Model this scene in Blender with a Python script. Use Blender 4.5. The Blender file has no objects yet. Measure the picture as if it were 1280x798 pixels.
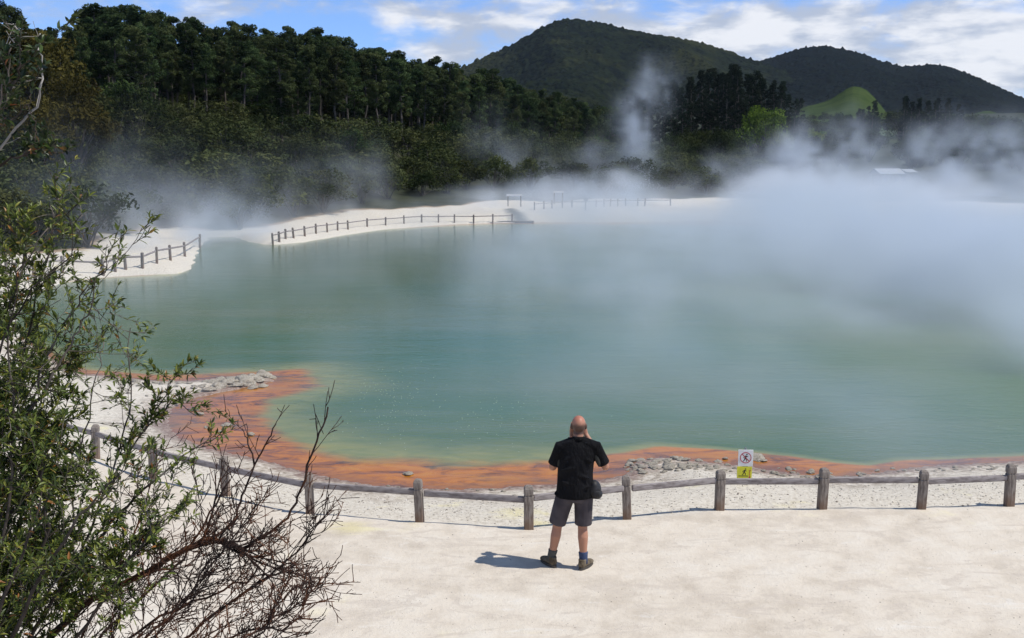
import bpy, bmesh, math, random
import numpy as np
from mathutils import Vector, Matrix
R = math.radians
random.seed(7)
rng = np.random.default_rng(7)
scene = bpy.context.scene
col = scene.collection

# ------------------------------------------------------------------ camera
F, CX, CY, CAMZ, PITCH = 1372.0, 640.0, 399.0, 4.7, R(8.25)
cam_d = bpy.data.cameras.new('camera')
cam_d.sensor_width = 36.0
cam_d.lens = 36.0 * F / 1280.0
cam_d.clip_start = 0.1
cam_d.clip_end = 20000
cam = bpy.data.objects.new('camera', cam_d)
col.objects.link(cam)
cam.location = (0, 0, CAMZ)
cam.rotation_euler = (math.pi / 2 - PITCH, 0, 0)
scene.camera = cam

# ------------------------------------------------------------------ world, sun, exposure
SUN_EL, SUN_AZ = R(57), R(100)           # azimuth clockwise from +Y
scene.view_settings.view_transform = 'Standard'
scene.view_settings.look = 'None'
scene.view_settings.exposure = 0.0
scene.view_settings.gamma = 1.0
scene.view_settings.use_curve_mapping = False
scene.cycles.use_denoising = True
scene.cycles.max_bounces = 8
scene.cycles.diffuse_bounces = 3
scene.cycles.glossy_bounces = 3
scene.cycles.transmission_bounces = 4
scene.cycles.transparent_max_bounces = 8
scene.cycles.volume_bounces = 2
scene.cycles.sample_clamp_indirect = 4.0

class NT:
    """tiny expression helper for node trees"""
    def __init__(s, tree, geo=False):
        s.t = tree; s.n = tree.nodes; s.l = tree.links
        s.geo = geo
    def put(s, sock, v):
        if v is None: return
        if hasattr(v, 'is_output') or hasattr(v, 'links'):
            s.l.new(v, sock)
        else:
            sock.default_value = v
    def m(s, op, a=None, b=None, c=None, clamp=False):
        nd = s.n.new('ShaderNodeMath'); nd.operation = op; nd.use_clamp = clamp
        for i, v in enumerate((a, b, c)): s.put(nd.inputs[i], v)
        return nd.outputs[0]
    def add(s, a, b): return s.m('ADD', a, b)
    def sub(s, a, b): return s.m('SUBTRACT', a, b)
    def mul(s, a, b): return s.m('MULTIPLY', a, b)
    def div(s, a, b): return s.m('DIVIDE', a, b)
    def rng(s, v, a, b, c=0.0, d=1.0, kind='SMOOTHSTEP'):
        nd = s.n.new('ShaderNodeMapRange'); nd.interpolation_type = kind; nd.clamp = True
        s.put(nd.inputs[0], v)
        for i, q in enumerate((a, b, c, d)): s.put(nd.inputs[1 + i], q)
        return nd.outputs[0]
    def xyz(s, v):
        nd = s.n.new('ShaderNodeSeparateXYZ'); s.put(nd.inputs[0], v); return nd.outputs
    def comb(s, x, y, z):
        nd = s.n.new('ShaderNodeCombineXYZ')
        for i, v in enumerate((x, y, z)): s.put(nd.inputs[i], v)
        return nd.outputs[0]
    def noise(s, vec, scale, detail=3.0, rough=0.5, dist=0.0, color=False):
        nd = s.n.new('ShaderNodeTexNoise')
        s.put(nd.inputs['Vector'], vec); s.put(nd.inputs['Scale'], scale)
        s.put(nd.inputs['Detail'], detail); s.put(nd.inputs['Roughness'], rough); s.put(nd.inputs['Distortion'], dist)
        return nd.outputs[1] if color else nd.outputs[0]
    def voro(s, vec, scale, out='Distance'):
        nd = s.n.new('ShaderNodeTexVoronoi'); s.put(nd.inputs['Vector'], vec); s.put(nd.inputs['Scale'], scale)
        return nd.outputs[out]
    def mapping(s, vec, scale=(1, 1, 1), loc=(0, 0, 0)):
        if s.t.bl_idname == 'GeometryNodeTree':
            nd = s.n.new('ShaderNodeVectorMath'); nd.operation = 'MULTIPLY_ADD'; s.put(nd.inputs[0], vec)
            nd.inputs[1].default_value = scale; nd.inputs[2].default_value = loc; return nd.outputs[0]
        nd = s.n.new('ShaderNodeMapping'); s.put(nd.inputs['Vector'], vec)
        nd.inputs['Scale'].default_value = scale; nd.inputs['Location'].default_value = loc
        return nd.outputs[0]
    def mix(s, f, a, b):
        nd = s.n.new('ShaderNodeMix'); nd.data_type = 'RGBA'
        s.put(nd.inputs[0], f)
        for i, v in ((6, a), (7, b)):
            if isinstance(v, tuple) and len(v) == 3: v = v + (1,)
            s.put(nd.inputs[i], v)
        return nd.outputs[2]
    def ramp(s, f, pts):
        nd = s.n.new('ShaderNodeValToRGB'); s.put(nd.inputs[0], f)
        e = nd.color_ramp.elements
        while len(e) < len(pts): e.new(0.5)
        for i, (p, c) in enumerate(pts):
            e[i].position = p; e[i].color = tuple(c) + (1,)
        return nd.outputs[0]
    def attr(s, name, out='Fac'):
        nd = s.n.new('ShaderNodeAttribute'); nd.attribute_name = name; return nd.outputs[out]
    def bump(s, h, strength=0.5, dist=0.05, normal=None):
        nd = s.n.new('ShaderNodeBump'); s.put(nd.inputs['Height'], h)
        nd.inputs['Strength'].default_value = strength; nd.inputs['Distance'].default_value = dist
        if normal is not None: s.put(nd.inputs['Normal'], normal)
        return nd.outputs[0]

def az_el(px, py):
    x = (px - CX) / F; up = (CY - py) / F
    d = Vector((x, math.cos(PITCH) + up * math.sin(PITCH), -math.sin(PITCH) + up * math.cos(PITCH))).normalized()
    return math.degrees(math.atan2(d.x, d.y)), math.degrees(math.asin(d.z))

w = bpy.data.worlds.new('World'); scene.world = w; w.use_nodes = True
w.node_tree.nodes.clear()
N = NT(w.node_tree)
sky = N.n.new('ShaderNodeTexSky'); sky.sky_type = 'NISHITA'; sky.sun_disc = False
sky.sun_elevation = SUN_EL; sky.sun_rotation = SUN_AZ
sky.air_density = 1.0; sky.dust_density = 0.2; sky.ozone_density = 3.0; sky.altitude = 400
tc = N.n.new('ShaderNodeTexCoord').outputs['Generated']
x, y, z = N.xyz(tc)
azd = N.mul(N.m('ARCTAN2', x, y), 57.2958)
eld = N.mul(N.m('ARCSINE', z), 57.2958)
pv = N.comb(N.mul(azd, 0.29), N.mul(eld, 0.48), 0.0)
n1 = N.noise(pv, 1.0, 7.0, 0.58, 0.4)
n2 = N.noise(N.comb(N.mul(azd, 0.20), N.mul(eld, 0.7), 3.3), 1.6, 6.0, 0.6)
# cloud masses: (px, py, width px, height px, weight)
blobs = [(930, 38, 165, 30, 0.42), (640, 28, 75, 16, 0.22), (560, 25, 40, 14, 0.15), (560, 68, 70, 16, 0.22),
         (1150, 78, 120, 22, 0.26), (1250, 60, 90, 60, 0.25), (1200, 20, 120, 18, 0.14), (700, 5, 60, 14, 0.16),
         (60, 18, 70, 22, 0.06), (330, 6, 160, 14, 0.10), (490, 20, 30, 20, 0.12), (1230, 110, 60, 22, 0.25),
         (160, 60, 60, 20, 0.06), (200, 14, 90, 10, .03),
         (1110, 66, 45, 12, -0.10), (410, 35, 60, 14, -0.12), (730, 22, 26, 12, -0.12), (1050, 95, 30, 8, -0.1), (690, 62, 50, 12, -.1)]
bias = 0.0
for (bx_, by_, bw_, bh_, wt) in blobs:
    a0, e0 = az_el(bx_, by_)
    sa = bw_ / F * 57.3; se = bh_ / F * 57.3
    q = N.add(N.m('POWER', N.div(N.sub(azd, a0), sa), 2.0), N.m('POWER', N.div(N.sub(eld, e0), se), 2.0))
    bias = N.add(bias, N.mul(N.m('EXPONENT', N.mul(q, -0.8)), wt))
dens = N.add(N.add(N.mul(n1, 0.75), N.mul(n2, 0.35)), bias)
mask = N.rng(dens, 0.53, 0.84)
shade = N.noise(N.comb(N.mul(azd, 0.22), N.mul(eld, 0.75), 9.1), 1.2, 5.0, 0.55)
ccol = N.mix(N.rng(N.add(shade, N.mul(N.sub(dens, 0.75), 0.5)), 0.40, 0.66), (5.0, 5.6, 6.8), (9.3, 9.4, 9.7))
skyc = N.mix(N.rng(eld, 2, 35), (.88, 1.13, 1.72), (1, 1, 1))
mm = N.n.new('ShaderNodeMix'); mm.data_type = 'RGBA'; mm.blend_type = 'MULTIPLY'; mm.inputs[0].default_value = 1
N.l.new(sky.outputs[0], mm.inputs[6]); N.l.new(skyc, mm.inputs[7])
hs = N.n.new('ShaderNodeHueSaturation'); hs.inputs['Saturation'].default_value = 1.0; N.l.new(mm.outputs[2], hs.inputs['Color'])
bg = N.n.new('ShaderNodeBackground'); bg.inputs[1].default_value = 0.10
N.l.new(N.mix(N.mul(mask, 0.93), hs.outputs[0], ccol), bg.inputs[0])
wo = N.n.new('ShaderNodeOutputWorld'); N.l.new(bg.outputs[0], wo.inputs[0])

sun_d = bpy.data.lights.new('sun', 'SUN'); sun_d.energy = 4.2; sun_d.angle = R(0.6); sun_d.color = (1.0, 0.96, 0.89)
sun = bpy.data.objects.new('sun', sun_d); col.objects.link(sun)
L = Vector((math.sin(SUN_AZ) * math.cos(SUN_EL), math.cos(SUN_AZ) * math.cos(SUN_EL), math.sin(SUN_EL)))
sun.rotation_euler = (-L).to_track_quat('-Z', 'Y').to_euler()

# ------------------------------------------------------------------ helpers
CAM = np.array([0, 0, CAMZ])
def ray(px, py):
    x = (px - CX) / F; up = (CY - py) / F
    return np.array([x, math.cos(PITCH) + up * math.sin(PITCH), -math.sin(PITCH) + up * math.cos(PITCH)])
def G(px, py, z=0.0):
    r = ray(px, py); return CAM + r * ((z - CAMZ) / r[2])
def at(px, py, d):
    r = ray(px, py); return CAM + r * (d / r[1])
def sstep(t): t = np.clip(t, 0, 1); return t * t * (3 - 2 * t)

def vnoise(x, y, seed=0):
    """smooth value noise, vectorised"""
    x = np.asarray(x, float); y = np.asarray(y, float)
    xi = np.floor(x).astype(np.int64); yi = np.floor(y).astype(np.int64)
    fx = x - xi; fy = y - yi
    fx = fx * fx * (3 - 2 * fx); fy = fy * fy * (3 - 2 * fy)
    def h(i, j):
        n = (i * 374761393 + j * 668265263 + seed * 974634777) & 0xffffffff
        n = ((n ^ (n >> 13)) * 1274126177) & 0xffffffff
        return ((n ^ (n >> 16)) & 0xffff) / 65535.0
    return (h(xi, yi) * (1 - fx) * (1 - fy) + h(xi + 1, yi) * fx * (1 - fy) + h(xi, yi + 1) * (1 - fx) * fy + h(xi + 1, yi + 1) * fx * fy)
def fbm(x, y, oct=4, seed=0, gain=0.5):
    s = 0; a = 1; t = 0
    for k in range(oct):
        s = s + a * vnoise(x * 2 ** k, y * 2 ** k, seed + k * 17); t += a; a *= gain
    return s / t - 0.5

def mesh_np(name, verts, faces, smooth=False, attrs=None):
    """verts (n,3); faces (m,k) array or list of arrays"""
    me = bpy.data.meshes.new(name)
    verts = np.asarray(verts, np.float32)
    if isinstance(faces, np.ndarray):
        m, k = faces.shape
        me.vertices.add(len(verts)); me.vertices.foreach_set('co', verts.ravel())
        me.loops.add(m * k); me.loops.foreach_set('vertex_index', faces.astype(np.int32).ravel())
        me.polygons.add(m); me.polygons.foreach_set('loop_start', np.arange(0, m * k, k, dtype=np.int32))
        me.polygons.foreach_set('loop_total', np.full(m, k, np.int32))
    else:
        me.from_pydata([tuple(map(float, v)) for v in verts], [], [tuple(int(i) for i in f) for f in faces])
    me.update(calc_edges=True); me.validate()
    if attrs:
        for k_, v in attrs.items():
            a = me.attributes.new(k_, 'FLOAT', 'POINT'); a.data.foreach_set('value', np.asarray(v, np.float32).ravel())
    if smooth: me.polygons.foreach_set('use_smooth', np.ones(len(me.polygons), bool))
    return me

def link(name, me, mat=None, parent=None):
    o = bpy.data.objects.new(name, me); col.objects.link(o)
    if mat is not None and me is not None and len(me.materials) == 0: me.materials.append(mat)
    if parent is not None: o.parent = parent
    return o
def tag(o, label=None, cat=None, group=None, kind=None):
    if label: o['label'] = label
    if cat: o['category'] = cat
    if group: o['group'] = group
    if kind: o['kind'] = kind
    return o
def thing(name, loc, label, cat, group=None, rz=0.0):
    o = bpy.data.objects.new(name, None); col.objects.link(o); o.location = tuple(map(float, loc))
    o.rotation_euler = (0, 0, rz); o.empty_display_size = 0.2
    return tag(o, label, cat, group)
def dup(src, loc, rz, scale, label, cat, group):
    r_ = src.copy(); col.objects.link(r_)
    r_.location = tuple(map(float, loc)); r_.rotation_euler = (0, 0, rz); r_.scale = scale
    tag(r_, label, cat, group)
    for ch in src.children:
        c = ch.copy(); col.objects.link(c); c.parent = r_
    return r_

class MB:
    def __init__(s): s.v = []; s.f = []
    def tube(s, pts, radii, n=6, cap=True, ell=None):
        """pts list of 3-vectors; radii floats or (rx,ry) pairs"""
        pts = [Vector(p) for p in pts]; base = len(s.v)
        if not hasattr(radii, '__len__'): radii = [radii] * len(pts)
        prev = None
        for i, p in enumerate(pts):
            t = (pts[min(i + 1, len(pts) - 1)] - pts[max(i - 1, 0)])
            t = t.normalized() if t.length > 1e-9 else Vector((0, 0, 1))
            if prev is None:
                u = Vector((1, 0, 0)) if abs(t.x) < 0.9 else Vector((0, 1, 0))
            else: u = prev
            u = (u - t * u.dot(t)); u = u.normalized() if u.length > 1e-6 else t.orthogonal().normalized()
            prev = u; v = t.cross(u)
            r_ = radii[i]; ra, rb = (r_ if hasattr(r_, '__len__') else (r_, r_))
            for k in range(n):
                a = 2 * math.pi * k / n
                s.v.append(tuple(p + u * (ra * math.cos(a)) + v * (rb * math.sin(a))))
        for i in range(len(pts) - 1):
            for k in range(n):
                a = base + i * n + k; b = base + i * n + (k + 1) % n
                s.f.append((a, b, b + n, a + n))
        if cap:
            s.f.append(tuple(base + k for k in reversed(range(n))))
            e = base + (len(pts) - 1) * n; s.f.append(tuple(e + k for k in range(n)))
    def ellipsoid(s, c, r, seg=16, rings=10, rot=None):
        base = len(s.v); c = Vector(c)
        M_ = rot if rot is not None else Matrix.Identity(3)
        s.v.append(tuple(c + M_ @ Vector((0, 0, r[2]))))
        for i in range(1, rings):
            th = math.pi * i / rings
            for k in range(seg):
                a = 2 * math.pi * k / seg
                s.v.append(tuple(c + M_ @ Vector((r[0] * math.sin(th) * math.cos(a), r[1] * math.sin(th) * math.sin(a), r[2] * math.cos(th)))))
        s.v.append(tuple(c + M_ @ Vector((0, 0, -r[2])))); e = len(s.v) - 1
        for k in range(seg): s.f.append((base, base + 1 + k, base + 1 + (k + 1) % seg))
        for i in range(rings - 2):
            for k in range(seg):
                a = base + 1 + i * seg + k; b = base + 1 + i * seg + (k + 1) % seg
                s.f.append((a, a + seg, b + seg, b))
        q = base + 1 + (rings - 2) * seg
        for k in range(seg): s.f.append((q + k, e, q + (k + 1) % seg))
    def box(s, c, size, rz=0.0, top=1.0):
        base = len(s.v); cx, cy, cz = c; hx, hy, hz = size[0] / 2, size[1] / 2, size[2] / 2
        ca, sa = math.cos(rz), math.sin(rz)
        for dz, k in ((-hz, 1.0), (hz, top)):
            for dx, dy in ((-hx, -hy), (hx, -hy), (hx, hy), (-hx, hy)):
                dx *= k; dy *= k
                s.v.append((cx + dx * ca - dy * sa, cy + dx * sa + dy * ca, cz + dz))
        for f in ((0, 3, 2, 1), (4, 5, 6, 7), (0, 1, 5, 4), (1, 2, 6, 5), (2, 3, 7, 6), (3, 0, 4, 7)):
            s.f.append(tuple(base + i for i in f))
    def build(s, name, mat, parent=None, smooth=False, bevel=0.0):
        me = bpy.data.meshes.new(name); me.from_pydata(s.v, [], s.f); me.update()
        if smooth: me.polygons.foreach_set('use_smooth', np.ones(len(me.polygons), bool))
        o = link(name, me, mat, parent)
        if bevel > 0:
            b = o.modifiers.new('bevel', 'BEVEL'); b.width = bevel; b.segments = 2; b.limit_method = 'ANGLE'
        return o

def new_mat(name):
    m_ = bpy.data.materials.new(name); m_.use_nodes = True
    nt = NT(m_.node_tree); nt.n.clear()
    out = nt.n.new('ShaderNodeOutputMaterial')
    return m_, nt, out
def principled(name, base, rough=0.8, spec=0.3, bump=None, fn=None):
    """fn(nt, objcoord) -> (color socket or None, height socket or None, roughness or None)"""
    m_, nt, out = new_mat(name)
    b = nt.n.new('ShaderNodeBsdfPrincipled'); nt.l.new(b.outputs[0], out.inputs[0])
    b.inputs['Base Color'].default_value = tuple(base) + (1,); b.inputs['Roughness'].default_value = rough
    b.inputs['Specular IOR Level'].default_value = spec
    if fn:
        co = nt.n.new('ShaderNodeTexCoord').outputs['Object']
        c, h, r_ = fn(nt, co)
        if c is not None: nt.l.new(c, b.inputs['Base Color'])
        if h is not None: nt.l.new(nt.bump(h, *(bump or (0.5, 0.02))), b.inputs['Normal'])
        if r_ is not None: nt.l.new(r_, b.inputs['Roughness'])
    return m_

def poly_sdf(px, py, poly):
    """signed distance, negative inside"""
    P = np.stack([px, py], 1); d2 = np.full(len(P), 1e18); inside = np.zeros(len(P), bool)
    n = len(poly)
    for i in range(n):
        a = poly[i]; b = poly[(i + 1) % n]; e = b - a; wv = P - a
        t = np.clip((wv @ e) / max(e @ e, 1e-12), 0, 1)
        dd = wv - t[:, None] * e; d2 = np.minimum(d2, (dd ** 2).sum(1))
        c = ((a[1] <= P[:, 1]) & (b[1] > P[:, 1])) | ((b[1] <= P[:, 1]) & (a[1] > P[:, 1]))
        if abs(e[1]) > 1e-12:
            xc = a[0] + (P[:, 1] - a[1]) / e[1] * e[0]
            inside ^= c & (P[:, 0] < xc)
    d = np.sqrt(d2); return np.where(inside, -d, d)

# ------------------------------------------------------------------ the pool outline
WZ = -0.25
shore_px = [(20, 405), (60, 445), (100, 467), (160, 474), (205, 478), (290, 474), (338, 471), (341, 477), (300, 486), (262, 494), (235, 500),
            (214, 512), (208, 530), (222, 548), (262, 562), (330, 577), (400, 596), (470, 608), (540, 613), (610, 612), (680, 606),
            (750, 602), (782, 596), (790, 580), (822, 573), (872, 577), (930, 583), (965, 589), (1010, 595), (1060, 598),
            (1110, 591), (1165, 583), (1230, 580), (1290, 577), (1400, 572), (1700, 560), (2300, 430), (1900, 310), (1500, 292),
            (1300, 288), (1120, 286), (1060, 288), (1010, 286), (960, 280), (880, 276), (800, 278), (700, 278), (620, 279), (560, 281), (480, 287),
            (430, 294), (380, 303), (335, 307), (312, 303), (290, 296), (262, 297), (248, 312), (240, 334), (225, 343), (180, 344), (130, 347), (80, 352),
            (50, 365), (30, 382)]
POOL = np.array([G(a, b, WZ)[:2] for a, b in shore_px])
deep_px = [(20, 402), (60, 440), (105, 462), (200, 469), (330, 465), (372, 463), (393, 474), (386, 487), (340, 499), (328, 518), (342, 545), (392, 566),
           (440, 577), (540, 584), (640, 580), (720, 574), (775, 567), (822, 558), (900, 562), (990, 571), (1040, 579), (1085, 583), (1130, 576),
           (1200, 574), (1290, 570), (1400, 566), (1700, 552), (2200, 430), (1880, 312), (1500, 296), (1300, 291), (1100, 289), (960, 284), (800, 281),
           (620, 282), (480, 290), (380, 305), (335, 309), (311, 305), (290, 298), (264, 299), (252, 314), (245, 338), (220, 348), (180, 347), (130, 350), (80, 356), (50, 369), (35, 384)]
DEEP = np.array([G(a, b, WZ)[:2] for a, b in deep_px])
fence_px = [(-90, 520), (-30, 536), (40, 553), (120, 575), (192, 600), (283, 622), (388, 645), (525, 655), (661, 665), (784, 651), (899, 640), (1027, 640), (1151, 640),
            (1261, 634), (1375, 629), (1490, 622)]
FENCE = [G(a, b, 0.0) for a, b in fence_px]
SITE = np.array([(p[0], p[1]) for p in FENCE] + [(40, 14), (60, -60), (-60, -60), (-30, 20)])   # walking side of the near rail

ua = np.array([-0.9, -0.47, -0.38, -0.30, -0.268, -.235, -0.2, -0.05, 0.1, 0.25, 0.5, 1.0])
def terr_w(a): return np.interp(a, ua, [7, 5, 4.5, 3.5, .2, 3.5, 6, 9, 20, 22, 22, 22])
def slope_a(a): return np.interp(a, ua, [9, 8.5, 8, 7.6, 7.3, 7, 6.5, 4.5, 2.5, 1.0, 1.0, 1.0])
def height(x, y, sd=None, fine=True):
    x = np.atleast_1d(np.asarray(x, float)); y = np.atleast_1d(np.asarray(y, float))
    if sd is None: sd = poly_sdf(x, y, POOL)
    a = x / np.maximum(y, 5.0)
    near = 1 - sstep((y - 30) / 15)
    far = sstep((y - 30) / 15)
    land_n = WZ + 0.03 + 0.23 * sstep(sd / 2.2)
    land_f = WZ + 0.1 + 0.25 * sstep(sd / 1.2) + 0.75 * sstep((sd - 1) / 12)
    z = near * land_n + far * land_f
    w_ = terr_w(a)
    z = z + far * slope_a(a) * sstep((sd - w_) / 48)
    bigd = np.hypot(x, y)
    z = z + far * (8 * sstep((bigd - 160) / 260) + 26 * sstep((bigd - 400) / 450) + 6 * sstep((bigd - 900) / 900)) * sstep((a + 0.6) / 0.3)
    # viewing knoll the camera stands on
    z = z + 3.1 * (1 - sstep((np.hypot(x * 0.5, y - 0.5) - 0.8) / 7.2)) * near
    if fine:
        inn = sstep(-sd / 1.2)
        z = z + (0.05 * fbm(x * 0.7, y * 0.7, 4, 3) + 0.028 * fbm(x * 3.1, y * 3.1, 3, 5)) * (0.35 + 0.65 * np.exp(-np.maximum(sd, 0) / 2.0)) * near
        z = z + far * (0.6 * fbm(x * 0.12, y * 0.12, 4, 11) + 0.25 * fbm(x * .6, y * .6, 3, 12)) * sstep(sd / 3)
        # small lip where the rail stands: gravel side sits a little lower than the trodden side
        z = np.where(sd < 0, WZ - 0.02 - 0.9 * inn + 0 * z, z)
    return z

def axis(segs):
    out = []
    for (a, b, st) in segs:
        n_ = max(1, int(round((b - a) / st))); out += list(np.linspace(a, b, n_, endpoint=False))
    return np.array(out + [segs[-1][1]])
xs = axis([(-3000, -600, 150), (-600, -150, 20), (-150, -40, 2.5), (-40, -12, 0.7), (-12, 12, 0.09), (12, 60, 0.7), (60, 150, 3), (150, 600, 20), (600, 3000, 150)])
ys = axis([(-200, -20, 15), (-20, 8, 0.5), (8, 25, 0.10), (25, 30, 0.25), (30, 125, 0.8), (125, 200, 3), (200, 600, 14), (600, 4000, 130)])
X, Y = np.meshgrid(xs, ys); xf, yf = X.ravel(), Y.ravel()
sd = poly_sdf(xf, yf, POOL)
rail = -poly_sdf(xf, yf, SITE)          # >0 on the walking side
Z = height(xf, yf, sd)
Z = Z + 0.035 * sstep(rail / 0.25 + 0.5 + 1.6 * fbm(xf * 1.3, yf * 1.3, 3, 8)) * (yf < 30) * (sd > 0)
veg = sstep((sd - terr_w(xf / np.maximum(yf, 5)) + 3 * fbm(xf * .2, yf * .2, 3, 31)) / 2.0) * (yf > 30)
nx, ny = len(xs), len(ys)
MUD = np.array([G(a, b_, .55)[:2] for a, b_ in ((630, 262), (642, 261.5), (656, 264.5), (669, 269), (671, 274), (656, 271.5), (641, 266.5))])
mud = poly_sdf(xf, yf, MUD)
idx = np.arange(nx * ny).reshape(ny, nx)
quads = np.stack([idx[:-1, :-1], idx[:-1, 1:], idx[1:, 1:], idx[1:, :-1]], -1).reshape(-1, 4)
wet = np.exp(-np.maximum(sd, 0) / 0.35)

STAINS = [tuple(G(a, b_, 0)[:2]) + (r_,) for a, b_, r_ in ((648, 642, .45), (672, 655, .22), (440, 663, .38))]
def ground_fn(nt, co):
    pos = nt.n.new('ShaderNodeNewGeometry').outputs['Position']
    big = nt.noise(pos, 0.35, 5, 0.55); mid = nt.noise(pos, 2.2, 6, 0.6); fine = nt.noise(pos, 16.0, 6, 0.68)
    grit = nt.noise(pos, 60.0, 3, 0.7)
    scuff = nt.noise(nt.mapping(pos, (.8, 2.2, 1)), 1.1, 7, .7, 1.6); step_ = nt.voro(nt.mapping(pos, (1, 1.4, 1)), 2.3)
    path = nt.ramp(nt.add(nt.mul(mid, .55), nt.mul(big, .45)), [(0.34, (.50, .43, .345)), (0.5, (.665, .59, .49)), (0.72, (.74, .685, .595))])
    grav = nt.ramp(fine, [(0.30, (.38, .33, .26)), (0.44, (.57, .515, .43)), (0.66, (.70, .65, .56))])
    path = nt.mix(nt.mul(nt.rng(scuff, .52, .62), .7), path, (.56, .49, .41))
    path = nt.mix(nt.mul(nt.rng(scuff, .30, .42, 1, 0), .6), path, (.75, .71, .645))
    rail_ = nt.attr('rail')
    gm = nt.rng(nt.add(rail_, nt.mul(nt.sub(mid, .5), 0.7)), -0.12, 0.12, 1.0, 0.0)
    c = nt.mix(gm, path, grav)
    c = nt.mix(nt.mul(nt.rng(grit, .64, .74), nt.rng(gm, 0, 1, .25, .6)), c, (.30, .27, .24))
    # worn dusty patches and yellow sulphur stains
    sul = nt.mul(nt.rng(nt.noise(pos, 0.9, 4, .6), .60, .70), nt.rng(mid, .42, .6))
    c = nt.mix(nt.mul(sul, nt.rng(gm, 0, 1, .22, .5)), c, (.78, .70, .34))
    for (sx, sy, sr) in STAINS:
        dd = nt.m('POWER', nt.add(nt.m('POWER', nt.sub(nt.xyz(pos)[0], sx), 2.0), nt.m('POWER', nt.mul(nt.sub(nt.xyz(pos)[1], sy), 1.3), 2.0)), .5)
        c = nt.mix(nt.mul(nt.rng(nt.add(nt.div(dd, sr), nt.mul(nt.sub(scuff, .5), 2.6)), .2, 1.1, 1, 0), .42), c, (.70, .62, .26))
    crust = nt.mul(nt.rng(nt.add(nt.attr('sd'), nt.mul(nt.sub(nt.noise(pos, 1.1, 5, .65), .5), 3.2)), .35, 1.25, 1.0, 0.0), nt.rng(nt.xyz(pos)[1], 28, 34, 1, 0))
    c = nt.mix(nt.mul(crust, .85), c, nt.ramp(nt.noise(pos, 9.0, 6, .7), [(.34, (.16, .12, .09)), (.48, (.40, .34, .27)), (.62, (.66, .60, .52))]))
    wetm = nt.rng(nt.add(nt.attr('sd'), nt.mul(nt.sub(mid, .5), 0.9)), 0.05, 0.42, 1.0, 0.0)
    wc = nt.mix(nt.rng(fine, .42, .6), (.15, .075, .05), (.34, .25, .20))
    c = nt.mix(nt.mul(wetm, nt.rng(nt.xyz(pos)[1], 28, 36, .85, .25)), c, wc)
    # the far terrace and the scrub-covered slopes
    vg = nt.ramp(nt.noise(pos, 0.25, 8, .65), [(.3, (.014, .020, .008)), (.55, (.03, .036, .014)), (.75, (.055, .048, .022))])
    tan = nt.mul(nt.rng(nt.attr('veg'), 0.02, 0.5), nt.rng(nt.attr('veg'), 0.6, 0.95, 1, 0))
    c = nt.mix(nt.rng(nt.attr('veg'), .25, .6), c, nt.mix(nt.mul(tan, .8), vg, (.38, .27, .18)))
    past = nt.rng(nt.noise(pos, 0.006, 3, .5), .44, .52)
    c = nt.mix(nt.mul(nt.attr('plain'), past), c, (.05, .085, .022))
    c = nt.mix(nt.rng(nt.add(nt.attr('mud'), nt.mul(nt.sub(mid, .5), 1.2)), -.5, .5, .9, 0), c, nt.mix(fine, (.05, .055, .055), (.16, .16, .15)))
    h = nt.add(nt.add(nt.add(nt.mul(fine, .5), nt.mul(grit, .2)), nt.mul(mid, .9)), nt.mul(nt.rng(step_, .0, .35), .35))
    return c, h, nt.rng(wetm, 0, 1, .92, .5)
m_ground = principled('sinter_ground', (.6, .55, .5), .9, .2, (0.7, 0.035), ground_fn)
gme = mesh_np('ground', np.stack([xf, yf, Z], 1), quads, True,
              {'sd': np.clip(sd, -5, 5) + (yf > 30) * (sd > 0) * 2, 'rail': np.clip(rail + (yf > 30) * 5, -3, 3), 'veg': veg, 'mud': np.clip(mud, -3, 3),
               'plain': sstep((np.hypot(xf, yf) - 420) / 100) * (xf / np.maximum(yf, 5) > .26) * (xf / np.maximum(yf, 5) < .35)})
tag(link('ground', gme, m_ground), kind='structure')

# ------------------------------------------------------------------ water
wxs = axis([(-48, -14, 0.8), (-14, 14, 0.16), (14, 140, 1.2)]); wys = axis([(12, 28, 0.12), (28, 40, 0.5), (40, 125, 1.2)])
X, Y = np.meshgrid(wxs, wys); wx, wy = X.ravel(), Y.ravel()
sdp = poly_sdf(wx, wy, POOL); sdd = poly_sdf(wx, wy, DEEP)
idx = np.arange(len(wx)).reshape(len(wys), len(wxs))
q = np.stack([idx[:-1, :-1], idx[:-1, 1:], idx[1:, 1:], idx[1:, :-1]], -1).reshape(-1, 4)
q = q[(sdp[q].min(1) < 0.6)]
used, inv = np.unique(q, return_inverse=True); q = inv.reshape(-1, 4)
wx, wy, sdp, sdd = wx[used], wy[used], sdp[used], sdd[used]
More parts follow.
